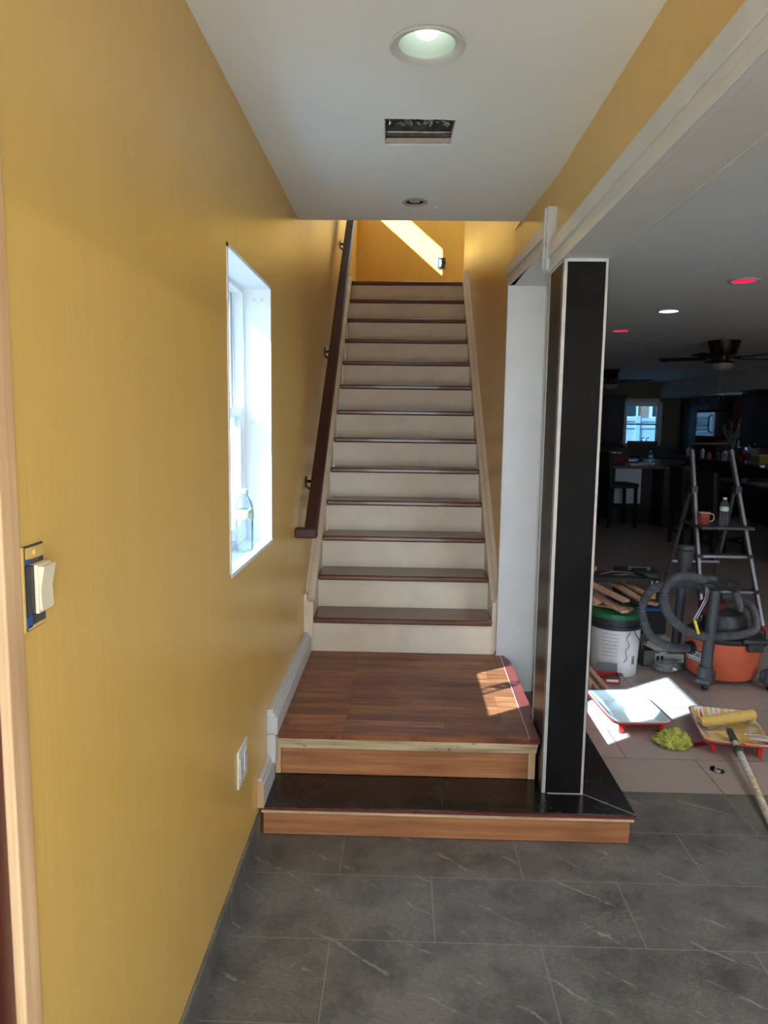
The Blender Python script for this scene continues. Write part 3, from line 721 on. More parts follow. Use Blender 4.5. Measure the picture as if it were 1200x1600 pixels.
# ---------------------------------------------------------------- water bottles
def bottle(label, group=None, name='water_bottle'):
    v = thing(name, label, 'bottle')
    prof = [(.001, .001), (.026, .0), (.031, .006)]
    for i in range(9): prof += [(.032, .012+i*.011), (.0305, .0175+i*.011)]
    prof += [(.032, .112), (.032, .150), (.031, .156), (.027, .172), (.019, .186), (.0125, .194), (.0125, .205)]
    MB().lathe(prof, seg=24).build('bottle_body', 'bottle plastic', v)
    MB().lathe([(.001, .216), (.0135, .216), (.0145, .213), (.0145, .203), (.001, .203)], seg=20).build('cap', 'label white', v)
    MB().lathe([(.0325, .114), (.0328, .115), (.0328, .146), (.0325, .147)], seg=24, cap=False).build('label_wrap', 'green label', v)
    return v
m, nt, bs = new_mat('green label')
n = noise(nt, coords(nt, (1, 1, 1)), 120, 2); gz = ramp(nt, n, [(.45, (.72, .78, .74)), (.55, (.35, .55, .30))]); nt.links.new(gz, bs.inputs['Base Color']); M['green label'] = m
bt = bottle('clear plastic water bottle standing on the white window sill'); bt.location = (-.548, 2.50, WZ0+.0125)
b2 = copy_tree(bt); b2.location = (2.448, 5.56, .762); b2['label'] = 'clear water bottle standing on the ladder platform beside a mug'
b3 = copy_tree(bt); b3.location = (3.80, 11.3, .915); b3['label'] = 'clear water bottle standing on the far kitchen island'

# ---------------------------------------------------------------- bucket and planks
bk = thing('paint_bucket', 'white plastic bucket with black collar and green rim behind the column', 'bucket', (1.325, 4.40, 0))
c = (1.325, 4.40, 0)
MB().lathe([(.001, 0), (.128, 0), (.134, .006), (.150, .292), (.147, .295)], c, 48, cap=True).build('bucket_body', 'bucket white', bk)
MB().lathe([(.150, .293), (.158, .296), (.160, .318), (.155, .320), (.157, .334), (.163, .337), (.163, .362), (.150, .362)], c, 48).build('collar', 'black plastic', bk)
MB().lathe([(.150, .362), (.166, .363), (.168, .372), (.166, .392), (.158, .396), (.001, .394)], c, 48).build('rim', 'green plastic', bk)
b = MB(); b.tube(cr([(1.38, 4.235, .315), (1.42, 4.235, .25), (1.47, 4.26, .22), (1.487, 4.33, .24), (1.486, 4.42, .32)], 6), .0025, 6)
b.tube(cr([(1.37, 4.240, .29), (1.352, 4.246, .25), (1.368, 4.247, .21), (1.35, 4.252, .17), (1.36, 4.254, .13), (1.345, 4.256, .10)], 5), .0018, 5); b.build('wire_handle', 'dark metal', bk)
b = MB()
for i in range(7):
    a0 = R(-100-i*0); 
    zz = .27-i*.022
    b.tube([(c[0]+.1495*math.cos(t_), c[1]+.1495*math.sin(t_)-.0, zz) for t_ in [R(-135+j*6) for j in range(7)]], .0012, 4)
b.build('printed_lines', 'card grey', bk)
b = MB()
for i in range(5): 
    for j in range(3):
        a = R(-58+j*3.2); r_ = .1405; b.box(-.003, .003, -.001, .001, -.004, .004, Matrix.Translation((c[0]+r_*math.cos(a), c[1]+r_*math.sin(a), .085+i*.011)) @ Matrix.Rotation(a+R(90), 4, 'Z'))
b.build('printed_block', 'card grey', bk)

def plank(p0, p1, w_, h_, label, name='wood_plank', mat='plank wood'):
    return tag(MB().bar(p0, p1, w_, h_).build(name, mat, bevel=.002), label, 'plank', 'loose planks on the bucket')
plank((1.325, 4.22, .42), (1.16, 4.62, .475), .055, .016, 'short plank on the bucket whose pale end juts out nearest over the rim')
plank((1.34, 4.26, .475), (1.10, 4.68, .55), .055, .016, 'plank lying diagonally across the bucket, topmost of the front pair')
plank((1.40, 4.33, .405), (1.20, 4.45, .41), .06, .014, 'plank lying crosswise low on the green bucket rim')
plank((1.49, 4.42, .44), (1.36, 4.80, .50), .05, .016, 'plank slanting back at the right edge of the bucket')
plank((1.55, 4.50, .455), (1.42, 4.86, .51), .04, .016, 'thin reddish plank beside the black tray, right of the others')
plank((1.27, 4.75, .56), (1.06, 5.05, .66), .05, .016, 'plank at the top back of the pile beside the column')
plank((1.31, 4.88, .55), (1.12, 5.15, .66), .05, .016, 'plank behind the black tray, farthest back in the pile')
plank((1.20, 4.34, .44), (1.08, 4.52, .50), .05, .014, 'short plank stub low at the left of the bucket beside the column')
plank((1.57, 4.55, .40), (1.62, 4.52, .395), .045, .016, 'tiny wood offcut end poking out behind the grey vacuum hose')
b = thing('wire_tray', 'black plastic tray of wires lying on the planks over the bucket', 'tray', (1.42, 4.75, .52))
q = MB(); q.box(1.24, 1.60, 4.62, 4.90, .519, .527); q.box(1.24, 1.60, 4.61, 4.625, .515, .54); q.box(1.59, 1.60, 4.62, 4.9, .515, .54); q.build('tray_base', 'black plastic', b)
q = MB(); q.tube(cr([(1.40, 4.65, .545), (1.47, 4.66, .555), (1.53, 4.68, .542), (1.46, 4.70, .55), (1.38, 4.69, .545)], 6), .003, 6)
q.tube(cr([(1.30, 4.7, .545), (1.40, 4.72, .56), (1.52, 4.73, .55)], 6), .004, 6); q.build('wire_coil', 'aluminium', b)
# stool under the planks at the back
v = thing('storage_crate', 'dark blue crate on the floor behind the bucket, under the toolbox', 'crate', (1.77, 5.41, 0))
q = MB(); q.box(1.60, 1.94, 5.22, 5.60, 0, .185); q.build('crate_body', 'black plastic', v, bevel=.01)
q = MB(); q.box(1.595, 1.945, 5.215, 5.605, .17, .19); q.build('crate_lid', 'blue plastic', v, bevel=.004)
v = thing('toolbox', 'black toolbox with grey latch and orange tag behind the planks', 'toolbox', (1.77, 5.40, .19))
q = MB(); q.box(1.62, 1.90, 5.28, 5.52, .191, .40); q.build('case', 'black plastic', v, bevel=.015)
q = MB(); q.box(1.615, 1.905, 5.275, 5.525, .385, .445); q.build('lid', 'black plastic', v, bevel=.02)
q = MB(); q.box(1.68, 1.71, 5.36, 5.38, .44, .465); q.box(1.82, 1.85, 5.36, 5.38, .44, .465); q.bar((1.68, 5.37, .468), (1.85, 5.37, .468), .02, .014); q.build('handle', 'grey plastic', v, bevel=.003)
q = MB(); q.tube(cr([(1.835, 5.273, .385), (1.838, 5.264, .355), (1.87, 5.264, .355), (1.873, 5.273, .385)], 5), .005, 6); q.build('latch', 'steel', v)
MB().box(1.835, 1.868, 5.272, 5.279, .25, .31).build('tag', 'orange tag', v)
# red screw box
v = thing('screw_box', 'small open red and black cardboard screw box against the white bucket', 'box', (1.23, 4.20, 0))
T = Matrix.Translation((1.238, 4.20, 0)) @ Matrix.Rotation(R(-4), 4, 'Z')
q = MB()
for bx_ in ((-.06, .06, -.045, -.042, .0, .05), (-.06, .06, .042, .045, 0, .05), (-.06, -.057, -.045, .045, 0, .05), (.057, .06, -.045, .045, 0, .05), (-.06, .06, -.045, .045, 0, .003)): q.box(*bx_, T)
q.build('box_body', 'card red', v)
q = MB(); q.box(-.06, .06, .043, .046, .048, .098, T @ Matrix.Translation((0, 0, 0))); q.box(.06, .085, -.03, .03, .045, .047, T); q.build('box_flap', 'card grey', v)
q = MB(); q.box(-.018, .05, -.0465, -.0452, .016, .030, T); q.build('box_label', 'label white', v)
q = MB(); q.box(-.061, .061, -.0463, -.0451, .034, .05, T); q.build('box_band', 'black plastic', v)
# grey open box
v = thing('carton_box', 'low open grey carton with white barcode label left of the vacuum', 'box', (1.66, 4.60, 0))
q = MB()
for bx_ in ((1.54, 1.80, 4.50, 4.504, 0, .10), (1.54, 1.80, 4.74, 4.744, 0, .10), (1.54, 1.544, 4.50, 4.744, 0, .10), (1.796, 1.80, 4.50, 4.744, 0, .10), (1.54, 1.80, 4.50, 4.744, 0, .004)): q.box(*bx_)
q.build('carton_body', 'card grey', v)
q = MB(); q.box(0, .003, 0, .24, 0, .09, Matrix.Translation((1.537, 4.50, .10)) @ Matrix.Rotation(R(-14), 4, 'Y')); q.build('carton_flap', 'card grey', v)
q = MB(); q.box(1.615, 1.795, 4.4985, 4.4998, .028, .082); q.build('carton_label', 'label white', v)
q = MB(); rr = random.Random(2); x = 1.68
while x < 1.78:
    w_ = rr.choice((.0015, .003)); q.box(x, x+w_, 4.4978, 4.4985, .036, .052); x += w_+rr.choice((.002, .004))
for xx in (1.622, 1.648): q.box(xx, xx+.018, 4.4978, 4.4985, .036, .070)
q.build('label_print', 'black plastic', v)
b = MB(); b.box(-.11, .11, -.08, .08, 0, .004, Matrix.Translation((1.70, 4.60, .112)) @ Matrix.Rotation(R(12), 4, 'X') @ Matrix.Rotation(R(35), 4, 'Z'))
tag(b.build('floor_sample', 'label white'), 'thin pale panel lying across the top of the open grey carton', 'panel')
# wood strips on floor beside column
tag(MB().bar((1.195, 4.02, .010), (1.06, 4.40, .14), .030, .012).build('wood_strip', 'plank wood', bevel=.002), 'narrow wood strip leaning down to the floor left of the red screw box', 'wood strip')
tag(MB().bar((1.145, 4.00, .008), (1.03, 4.30, .12), .018, .010).build('wood_strip', 'plank wood', bevel=.002), 'slimmer wood strip against the column side of the wider strip', 'wood strip')
tag(MB().box(1.065, 1.105, 4.05, 4.10, 0, .045).build('wood_block', 'plank wood', bevel=.003), 'small wood block on the floor showing just beside the column', 'wood block')

# ---------------------------------------------------------------- shop vacuum
vc = thing('shop_vacuum', 'orange drum shop vacuum with black lid and two grey wands upright', 'vacuum cleaner', (1.95, 4.38, 0))
c = (1.955, 4.335, 0)
MB().lathe([(.001, .03), (.185, .03), (.200, .05), (.212, .24), (.214, .262), (.001, .262)], c, 56, sx=1.0, sy=.95).build('drum', 'drum orange', vc)
MB().lathe([(.220, .255), (.224, .262), (.222, .282), (.205, .292), (.13, .305), (.125, .37), (.11, .40), (.06, .42), (.001, .425)], c, 56, sx=1.0, sy=.95, cap=False).build('lid', 'black plastic', vc)
q = MB(); q.lathe([(.07, .37), (.08, .40), (.075, .45), (.05, .47), (.001, .475)], (1.90, 4.38, 0), 30); q.build('motor_cover', 'maroon cloth', vc)
q = MB(); q.box(2.00, 2.09, 4.105, 4.13, .225, .29); q.box(1.97, 2.12, 4.10, 4.16, .27, .298); q.build('lid_latch', 'black plastic', vc, bevel=.008)
q = MB(); q.cyl((1.80, 4.30, .20), (1.725, 4.275, .195), .042, .038, 24); q.build('hose_port', 'black plastic', vc)
# casters, four feet
def caster(x, y, lab):
    q = MB(); a = math.atan2(y-c[1], x-c[0])
    T = Matrix.Translation((x, y, 0)) @ Matrix.Rotation(a, 4, 'Z')
    q.box(-.05, .05, -.042, .042, .045, .075, T); q.box(-.045, -.02, -.045, .045, .075, .115, T)
    q.ellipsoid((x, y, .062), .052, .052, .038, 16, 8)
    k = q.build('caster_foot', 'grey plastic', vc, bevel=.006)
    q = MB(); q.cyl((x-.012, y, .021), (x+.012, y, .021), .021, seg=18); q.build('wheel', 'black plastic', k)
caster(1.765, 4.10, 0); caster(2.14, 4.11, 0); caster(1.775, 4.60, 0); caster(2.18, 4.62, 0)
q = MB(); q.cyl((1.762, 4.10, .07), (1.795, 4.12, .585), .0335, .0295, 24); q.cyl((1.762, 4.10, .07), (1.764, 4.10, .14), .042, .040, 24); q.build('wand', 'grey plastic', vc)
q = MB(); q.cyl((1.775, 4.60, .07), (1.80, 4.60, .66), .031, .028, 24); q.cyl((1.80, 4.60, .62), (1.803, 4.60, .73), .040, .052, 24); q.lathe([(.001, .735), (.05, .735), (.055, .745), (.05, .76), (.001, .765)], (1.803, 4.60, 0), 24); q.build('wand', 'grey plastic', vc)
q = MB(); q.tube(cr([(1.69, 4.07, .655), (1.75, 4.06, .66), (1.80, 4.08, .635), (1.87, 4.12, .615), (1.92, 4.16, .60)], 6), [.026]*6+[.03]*12+[.034]*7, 14)
q.ellipsoid((1.80, 4.10, .62), .10, .035, .035, 18, 8); q.build('hose_handle', 'black plastic', vc)
def hose(pts, name, r=.026):
    P = cr(pts, 40); L = [0]
    for a_, b_ in zip(P, P[1:]): L.append(L[-1]+(b_-a_).length)
    # resample finely so each rib is modelled
    step = .0038; out = []; i = 0; s_ = 0
    while s_ < L[-1]:
        while L[i+1] < s_: i += 1
        f_ = (s_-L[i])/max(1e-9, L[i+1]-L[i]); out.append(P[i].lerp(P[i+1], f_)); s_ += step
    rs = [r*(1+.0) if (k % 4) in (0, 1) else r*.76 for k in range(len(out))]
    q = MB(); q.tube(out, rs, 16); return q.build(name, 'hose grey', vc)
hose([(1.725, 4.275, .195), (1.636, 4.25, .200), (1.545, 4.20, .238), (1.461, 4.15, .294), (1.406, 4.12, .378), (1.387, 4.12, .464), (1.418, 4.15, .532), (1.495, 4.22, .571), (1.608, 4.28, .578), (1.734, 4.30, .575), (1.80, 4.24, .58)], 'hose')
hose([(1.70, 4.06, .657), (1.596, 4.02, .68), (1.519, 4.0, .672), (1.473, 4.0, .624), (1.463, 4.0, .555), (1.492, 4.02, .481), (1.555, 4.05, .410), (1.63, 4.075, .357), (1.715, 4.09, .325), (1.80, 4.10, .318), (1.90, 4.12, .318), (2.00, 4.16, .318), (2.09, 4.24, .320), (2.15, 4.34, .325), (2.20, 4.46, .345), (2.215, 4.56, .385), (2.15, 4.62, .415), (2.05, 4.62, .43)], 'hose')
hose([(1.92, 4.16, .60), (1.95, 4.19, .54), (1.99, 4.25, .489), (2.035, 4.33, .43), (2.03, 4.36, .385), (1.98, 4.34, .37)], 'hose', .024)
q = MB(); q.cyl((1.985, 4.34, .372), (1.925, 4.31, .365), .027, .022, 20); q.build('hose_cuff', 'black plastic', vc)
# emblem on the drum
a = R(-157); e = Vector((c[0]+.2125*math.cos(a), c[1]+.2125*.95*math.sin(a), .155))
Te = Matrix.Translation(e) @ Matrix.Rotation(a+R(90), 4, 'Z') @ Matrix.Rotation(R(90), 4, 'X') @ Matrix.Scale(1.15, 4)
q = MB(); q.box(-.052, .052, -.027, .027, -.004, .0015, Te); em = q.build('emblem', 'card grey', vc)
q = MB(); q.box(-.049, .049, -.012, .024, .001, .0022, Te); q.build('emblem_panel', 'label white', em)
text_on('RIDGID', .030, 'lettering', 'black plastic', em, Te @ Matrix.Translation((0, .007, .003)), .0005, .0008)
q = MB(); q.box(-.04, .045, -.022, -.017, .001, .0025, Te); q.build('emblem_line', 'label white', em)

q = thing('scraping_tool', 'thin bent metal hook tool with bright yellow end hung on the vacuum hose', 'tool', (1.65, 3.985, .45))
k = MB(); k.tube(cr([(1.700, 4.02, .62), (1.685, 3.985, .572), (1.655, 3.975, .51), (1.628, 3.972, .455), (1.632, 3.972, .435)], 6), .005, 8); k.tube(cr([(1.708, 4.02, .62), (1.697, 3.985, .572), (1.667, 3.975, .51), (1.640, 3.972, .455)], 6), .004, 8); k.build('rod', 'aluminium', q)
MB().bar((1.628, 3.968, .447), (1.655, 3.968, .368), .014, .012, (0, 1, 0)).build('yellow_end', 'yellow plastic', q, bevel=.003)

b = MB(); bm = b.bm
bmesh.ops.create_icosphere(bm, subdivisions=4, radius=1)
rr = random.Random(9); from mathutils import noise as mn
for vtx in bm.verts:
    n_ = mn.noise(vtx.co*2.2)*.35+mn.noise(vtx.co*6)*.15
    vtx.co = Vector((vtx.co.x*.075, vtx.co.y*.06, vtx.co.z*.035))*(1+n_)+Vector((1.655, 4.40, .037))
tag(b.build('plastic_bag', 'clear bag'), 'crumpled clear plastic bag on the floor at the vacuum foot', 'bag')
MB().tube(cr([(2.15, 4.55, .22), (2.30, 4.60, .24), (2.38, 4.68, .15), (2.33, 4.75, .03), (2.22, 4.80, .008), (2.35, 4.95, .008), (2.55, 4.98, .008), (2.5, 5.2, .008), (2.25, 5.3, .008), (2.1, 5.1, .008)], 8), .005, 8).build('power_cord', 'black plastic', vc)
tag(MB().box(-.11, .11, -.15, .15, 0, .004, Matrix.Translation((2.21, 3.92, 0)) @ Matrix.Rotation(R(-38), 4, 'Z')).build('paper_sheet', 'label white'), 'white booklet lying flat on the floor at the photo edge', 'paper')

# ---------------------------------------------------------------- paint trays
def tray(root, T, red, film, wet, ribs):
    """tray in local space: x across (width), y along; deep end at +y"""
    W, L, H = .142, .215, .062
    def shell(z_off, t_, mat, name, sc=1.0, rim=.012):
        b = MB(); bm = b.bm
        NX, NY = 12, 20
        def prof(y):    # depth of the tray bed along its length
            u = (y/L+1)/2
            if u > .62: return .008+.0*u
            return .008+(.62-u)/.62*.040
        grid = []
        for j in range(NY+1):
            row = []
            for i in range(NX+1):
                fx, fy = -1+2*i/NX, -1+2*j/NY
                edge = max(abs(fx), abs(fy)); x, y = fx*W*sc, fy*L*sc
                # rounded corners
                cx_, cy_ = W*sc-.035, L*sc-.035
                dx, dy = abs(x)-cx_, abs(y)-cy_
                if dx > 0 and dy > 0 and math.hypot(dx, dy) > .035:
                    k_ = .035/math.hypot(dx, dy); x = math.copysign(cx_+dx*k_, x); y = math.copysign(cy_+dy*k_, y)
                if i in (0, NX) or j in (0, NY): z = H
                elif i in (1, NX-1) or j in (1, NY-1): 
                    x *= .93 if i in (1, NX-1) else 1; y *= .96 if j in (1, NY-1) else 1; z = prof(y)+.006
                else: z = prof(y)
                row.append(bm.verts.new(T @ Vector((x, y, z+z_off))))
            grid.append(row)
        for j in range(NY):
            for i in range(NX): bm.faces.new((grid[j][i], grid[j][i+1], grid[j+1][i+1], grid[j+1][i]))
        bd = [e for e in bm.edges if e.is_boundary]
        r = bmesh.ops.extrude_edge_only(bm, edges=bd); vs = [g for g in r['geom'] if isinstance(g, bmesh.types.BMVert)]
        cen = T @ Vector((0, 0, 0))
        for q_ in vs:
            d_ = (q_.co-cen); d_.z = 0; q_.co += d_.normalized()*rim
        o = b.build(name, mat, root); md = o.modifiers.new('solid', 'SOLIDIFY'); md.thickness = t_; md.offset = -1
        return o
    shell(0, .003, red, 'tray_shell'); shell(.0045, .0015, film, 'liner', .985, .009)
    b = MB()
    for k in range(9):
        y = -L*.78+k*.024; u = (y/L+1)/2; z = .008+(.62-u)/.62*.040+.007
        if u < .6: b.tube([T @ Vector((x, y+abs(x)*-.12, z)) for x in (-.10, -.05, 0, .05, .10)], .0028, 6)
    b.build('rib', ribs, root)
    b = MB(); pr = [(-.118, .03), (.118, .03), (.122, .19), (-.122, .19)]
    b._add([T @ Vector((x, y, .0185)) for x, y in pr], [(0, 1, 2, 3)]); b.build('paint_pool', wet, root)
    b = MB()
    for sx in (-1, 1): MB().box(sx*.10-.010, sx*.10+.010, -L+.02, -L+.036, 0, .040, T).build('tray_foot', red, root, bevel=.003)
T1 = Matrix.Translation((1.185, 3.66, .004)) @ Matrix.Rotation(R(4), 4, 'Z')
t1 = thing('paint_tray', 'red paint tray with white liner standing half in the sun patch', 'paint tray', (1.185, 3.66, 0)); tray(t1, T1, 'red plastic', 'wet blue white', 'white paint film', 'white paint film')
b = MB()
for x in (-.085, -.05, -.028, -.005): b.box(x-.014, x+.012, -.216, -.212, .058, .066, T1)
b.build('paint_drip', 'black plastic', t1)
T2 = Matrix.Translation((1.605, 3.44, .004)) @ Matrix.Rotation(R(-12), 4, 'Z')
t2 = thing('paint_tray', 'red paint tray of yellow paint with a roller lying in it', 'paint tray', (1.605, 3.44, 0)); tray(t2, T2, 'red plastic', 'tray streaks', 'yellow wet paint', 'mug cream') if False else None
m, nt, bs = new_mat('tray streaks')
n = noise(nt, coords(nt, (38, 5, 5), (0, 0, 0), (0, 0, R(-12))), 1.0, 2); nt.links.new(ramp(nt, n, [(.0, (.55, .02, .02)), (.36, (.70, .70, .66)), (.5, (.64, .46, .16))]), bs.inputs['Base Color']); bs.inputs['Roughness'].default_value = .35
for e_ in [x for x in nt.nodes if x.type == 'VALTORGB']: e_.color_ramp.interpolation = 'CONSTANT'
M['tray streaks'] = m
tray(t2, T2, 'red plastic', 'tray streaks', 'yellow wet paint', 'yellow wet paint')
# roller
rl = thing('paint_roller', 'yellow paint roller on long spattered pole resting in the paint tray', 'paint roller', (1.6, 3.4, 0))
A, B = Vector((1.475, 3.46, .068)), Vector((1.775, 3.545, .082))
MB().cyl(A, B, .027, .027, 28).build('roller_cover', 'roller nap', rl)
b = MB(); b.tube(cr([A+Vector((.004, 0, 0)), A+Vector((-.014, -.012, .0)), A+Vector((-.006, -.09, .012)), (1.50, 3.36, .085), (1.545, 3.375, .088), (1.565, 3.37, .085), (1.567, 3.335, .083)], 6), .0045, 8); b.build('wire_frame', 'aluminium', rl)
g0 = Vector((1.567, 3.335, .083)); dr = (Vector((1.433, 2.688, .021))-g0).normalized()
MB().cyl(g0, g0+dr*.11, .015, .017, 16).build('grip', 'green rubber', rl)
MB().cyl(g0+dr*.11, g0+dr*.16, .0135, .014, 16).build('ferrule', 'pole paint', rl)
b = MB(); b.lathe([(.0165, 0), (.021, .005), (.021, .045), (.0165, .05)], (0, 0, 0), 16, Matrix.Translation(g0+dr*.16) @ dr.to_track_quat('Z', 'Y').to_matrix().to_4x4()); b.build('locking_collar', 'green rubber', rl)
MB().cyl(g0+dr*.20, g0+dr*.40, .0145, .0150, 18).build('pole', 'tape white', rl)
MB().cyl(g0+dr*.40, g0+dr*1.0, .0150, .0150, 18).build('pole', 'pole paint', rl)
q = thing('paint_brush', 'flat paint brush lying across the tray edge beside the roller pole', 'paint brush', (1.64, 3.27, .07))
T = Matrix.Translation((1.655, 3.262, .083)) @ Matrix.Rotation(R(-22), 4, 'Z')
MB().box(-.03, .045, -.016, .016, -.005, .005, T).build('handle', 'mug cream', q, bevel=.003)
MB().box(.045, .15, -.02, .02, -.004, .004, T).build('blade', 'tape white', q, bevel=.002)
MB().tube([T @ Vector((-.05, .012, .004)), T @ Vector((.0, .022, .006)), T @ Vector((.06, .02, .005))], .004, 8).build('hook', 'aluminium', q)

# rag
b = MB(); bm = b.bm; bmesh.ops.create_icosphere(bm, subdivisions=5, radius=1)
for vtx in bm.verts:
    p = vtx.co.copy(); ang = math.atan2(p.y, p.x); rad = math.hypot(p.x, p.y)
    n_ = abs(mn.noise(Vector((ang*1.1+rad*4, rad*3.2, p.z*2+3))))*.55+abs(mn.noise(p*4.5))*.3
    q_ = Vector((p.x*.085, p.y*.075, max(p.z, -.55)*.046))*(.72+n_)
    q_.z += mn.noise(p*7)*.012; q_.z *= .75+.7*abs(mn.noise(Vector((ang*1.6, rad*5, 1))))
    vtx.co = q_+Vector((1.315, 3.345, .024))
for vtx in bm.verts: vtx.co.z = max(vtx.co.z, .0015)
tag(b.build('cleaning_rag', 'lime cloth'), 'crumpled lime green rag on the tile floor between the paint trays', 'rag')
q = thing('metal_clip', 'small black and silver hardware piece alone on the tile floor', 'hardware', (1.405, 3.09, 0))
b = MB(); b.lathe([(.010, 0), (.016, .003), (.016, .012), (.009, .014), (.009, 0)], (1.410, 3.083, .0), 18); b.build('ring', 'steel', q)
b = MB(); b.box(-.008, .008, -.006, .006, 0, .018, Matrix.Translation((1.393, 3.10, 0)) @ Matrix.Rotation(.6, 4, 'Z')); b.ellipsoid((1.425, 3.072, .009), .010, .010, .008, 10, 6); b.build('clamp', 'dark metal', q)
tag(MB().box(-.05, .05, -.02, .02, 0, .001, Matrix.Translation((1.43, 3.36, 0)) @ Matrix.Rotation(.3, 4, 'Z')).build('paint_spot', 'card red'), 'flat dark red stain on the tile between rag and tray', 'stain')

# ---------------------------------------------------------------- step ladder
la = thing('step_ladder', 'grey aluminium three step folding ladder standing behind the vacuum', 'ladder', (2.5, 5.7, 0))
FL, FR = Vector((2.272, 5.40, .02)), Vector((2.722, 5.40, .02)); TL, TR = Vector((2.288, 5.85, 1.325)), Vector((2.593, 5.85, 1.33))
JL, JR = FL.lerp(TL, .765), FR.lerp(TR, .765)
BL, BR = Vector((2.325, 6.42, .02)), Vector((2.75, 6.42, .02))
for p, q_ in ((FL, TL), (FR, TR)): MB().bar(p, q_, .026, .045, (0, 1, 0)).build('front_rail', 'aluminium', la, bevel=.004)
for p, q_ in ((BL, JL+Vector((-.012, .03, 0))), (BR, JR+Vector((-.012, .03, 0)))): MB().bar(p, q_, .022, .032, (0, 1, 0)).build('rear_leg', 'aluminium', la, bevel=.004)
for f_, wd in ((.19, .075), (.385, .085)):
    p, q_ = FL.lerp(TL, f_), FR.lerp(TR, f_)
    s_ = MB().box(p.x, q_.x, p.y-.02, p.y+wd, p.z-.012, p.z+.012).build('step', 'aluminium', la, bevel=.004)
    b = MB(); b.box(p.x-.01, p.x+.03, p.y-.028, p.y+.03, p.z-.022, p.z+.018); b.box(q_.x-.03, q_.x+.01, q_.y-.028, q_.y+.03, q_.z-.022, q_.z+.018); b.build('step_bracket', 'black plastic', s_, bevel=.004)
p, q_ = FL.lerp(TL, .56), FR.lerp(TR, .56)
MB().box(p.x-.02, q_.x+.01, p.y-.16, p.y+.24, .738, .760).build('platform', 'grey plastic', la, bevel=.005)
b = MB()
for j in (JL, JR): b.box(j.x-.03, j.x+.022, j.y-.03, j.y+.05, j.z-.03, j.z+.03)
b.build('hinge', 'black plastic', la, bevel=.006)
b = MB(); b.bar(BL.lerp(JL, .35), BR.lerp(JR, .35), .02, .02); b.build('rear_brace', 'aluminium', la)
MB().tube([TL, TL+Vector((0, .03, .05)), TR+Vector((0, .03, .05)), TR], .012, 10).build('top_bar', 'dark metal', la)
for p in (FL, FR, BL, BR): MB().box(p.x-.02, p.x+.02, p.y-.03, p.y+.03, 0, .035).build('rubber_foot', 'card red' if p is FR else 'black plastic', la, bevel=.004)
tag_y = 5.62
v = thing('coffee_mug', 'patterned red and cream mug on the ladder platform', 'mug', (2.315, 5.62, .762))
MB().lathe([(.001, .001), (.036, .001), (.040, .006), (.041, .098), (.038, .098), (.037, .01), (.001, .008)], (2.325, 5.62, .761), 28, cap=False).build('cup', 'ceramic red', v)
MB().lathe([(.0412, .088), (.042, .09), (.042, .099), (.0375, .099)], (2.325, 5.62, .761), 28, cap=False).build('cup_rim', 'mug cream', v)
MB().tube(cr([(2.362, 5.62, .845), (2.390, 5.62, .842), (2.400, 5.62, .815), (2.388, 5.62, .79), (2.36, 5.62, .785)], 6), .005, 8).build('handle', 'mug cream', v)

# ---------------------------------------------------------------- dining table and chairs
def chair(label, w_=.46, seat=.48, back=1.0, name='dining_chair', cat='chair', group='dark dining chairs', bar_=False):
    v = thing(name, label, cat, (0, 0, 0), group)
    MB().box(-w_/2, w_/2, -.23, .23, seat-.07, seat).build('seat', 'black fabric', v, bevel=.02)
    q = MB(); q.prism([(-.23, seat), (-.17, seat), (-.20, back), (-.25, back)], 0, -w_/2+.01, w_/2-.01); q.build('backrest', 'black fabric', v, bevel=.012)
    for sx in (-1, 1):
        for sy in (-1, 1): MB().bar((sx*(w_/2-.03), sy*.205, 0), (sx*(w_/2-.03), sy*.19, seat-.07), .04, .04, (0, 1, 0)).build('leg', 'dark wood table', v)
    q = MB(); z = .22 if bar_ else .16
    q.box(-w_/2+.03, w_/2-.03, .185, .21, z, z+.03); q.box(-w_/2+.03, w_/2-.03, -.21, -.185, z, z+.03)
    for sx in (-1, 1): q.box(sx*(w_/2-.03)-.012, sx*(w_/2-.03)+.012, -.19, .19, z+.06, z+.09)
    q.build('stretcher', 'dark wood table', v); return v
def place(o, x, y, rz, label=None):
    c_ = copy_tree(o); c_.location = (x, y, 0); c_.rotation_euler = (0, 0, R(rz)); c_['label'] = label; return c_
ch = chair('dark dining chair tucked at the table seen through the step ladder'); ch.location = (3.72, 8.55, 0); ch.rotation_euler = (0, 0, R(-80))
place(ch, 4.35, 7.65, 0, 'dark dining chair at the near side of the table, right of the ladder')
place(ch, 3.72, 9.35, -90, 'dark dining chair at the far left corner of the dining table')
place(ch, 5.05, 7.6, 0, 'dark dining chair at the photo edge in front of the table')
dt = thing('dining_table', 'long dark dining table cluttered with tools beyond the ladder', 'table', (4.8, 8.9, 0))
MB().box(4.05, 5.45, 7.95, 9.8, .80, .84).build('table_top', 'dark wood table', dt, bevel=.006)
MB().box(4.12, 5.38, 8.02, 9.73, .71, .80).build('apron', 'dark wood table', dt)
for x in (4.15, 5.35):
    for y in (8.05, 9.7): MB().box(x-.045, x+.045, y-.045, y+.045, 0, .71).build('leg', 'dark wood table', dt)
tag(MB().box(4.10, 5.0, 8.05, 8.16, .841, .905).build('long_carton', 'purple grey', bevel=.004), 'long purple grey carton along the near edge of the dining table', 'box')
tag(MB().box(4.12, 4.65, 8.48, 8.75, .841, .865).build('flat_panel', 'steel', bevel=.003), 'flat pale panel lying on the dining table behind the long carton', 'panel')
v = thing('power_drill', 'dark cordless drill standing at the back of the dining table', 'drill', (4.55, 9.1, .841))
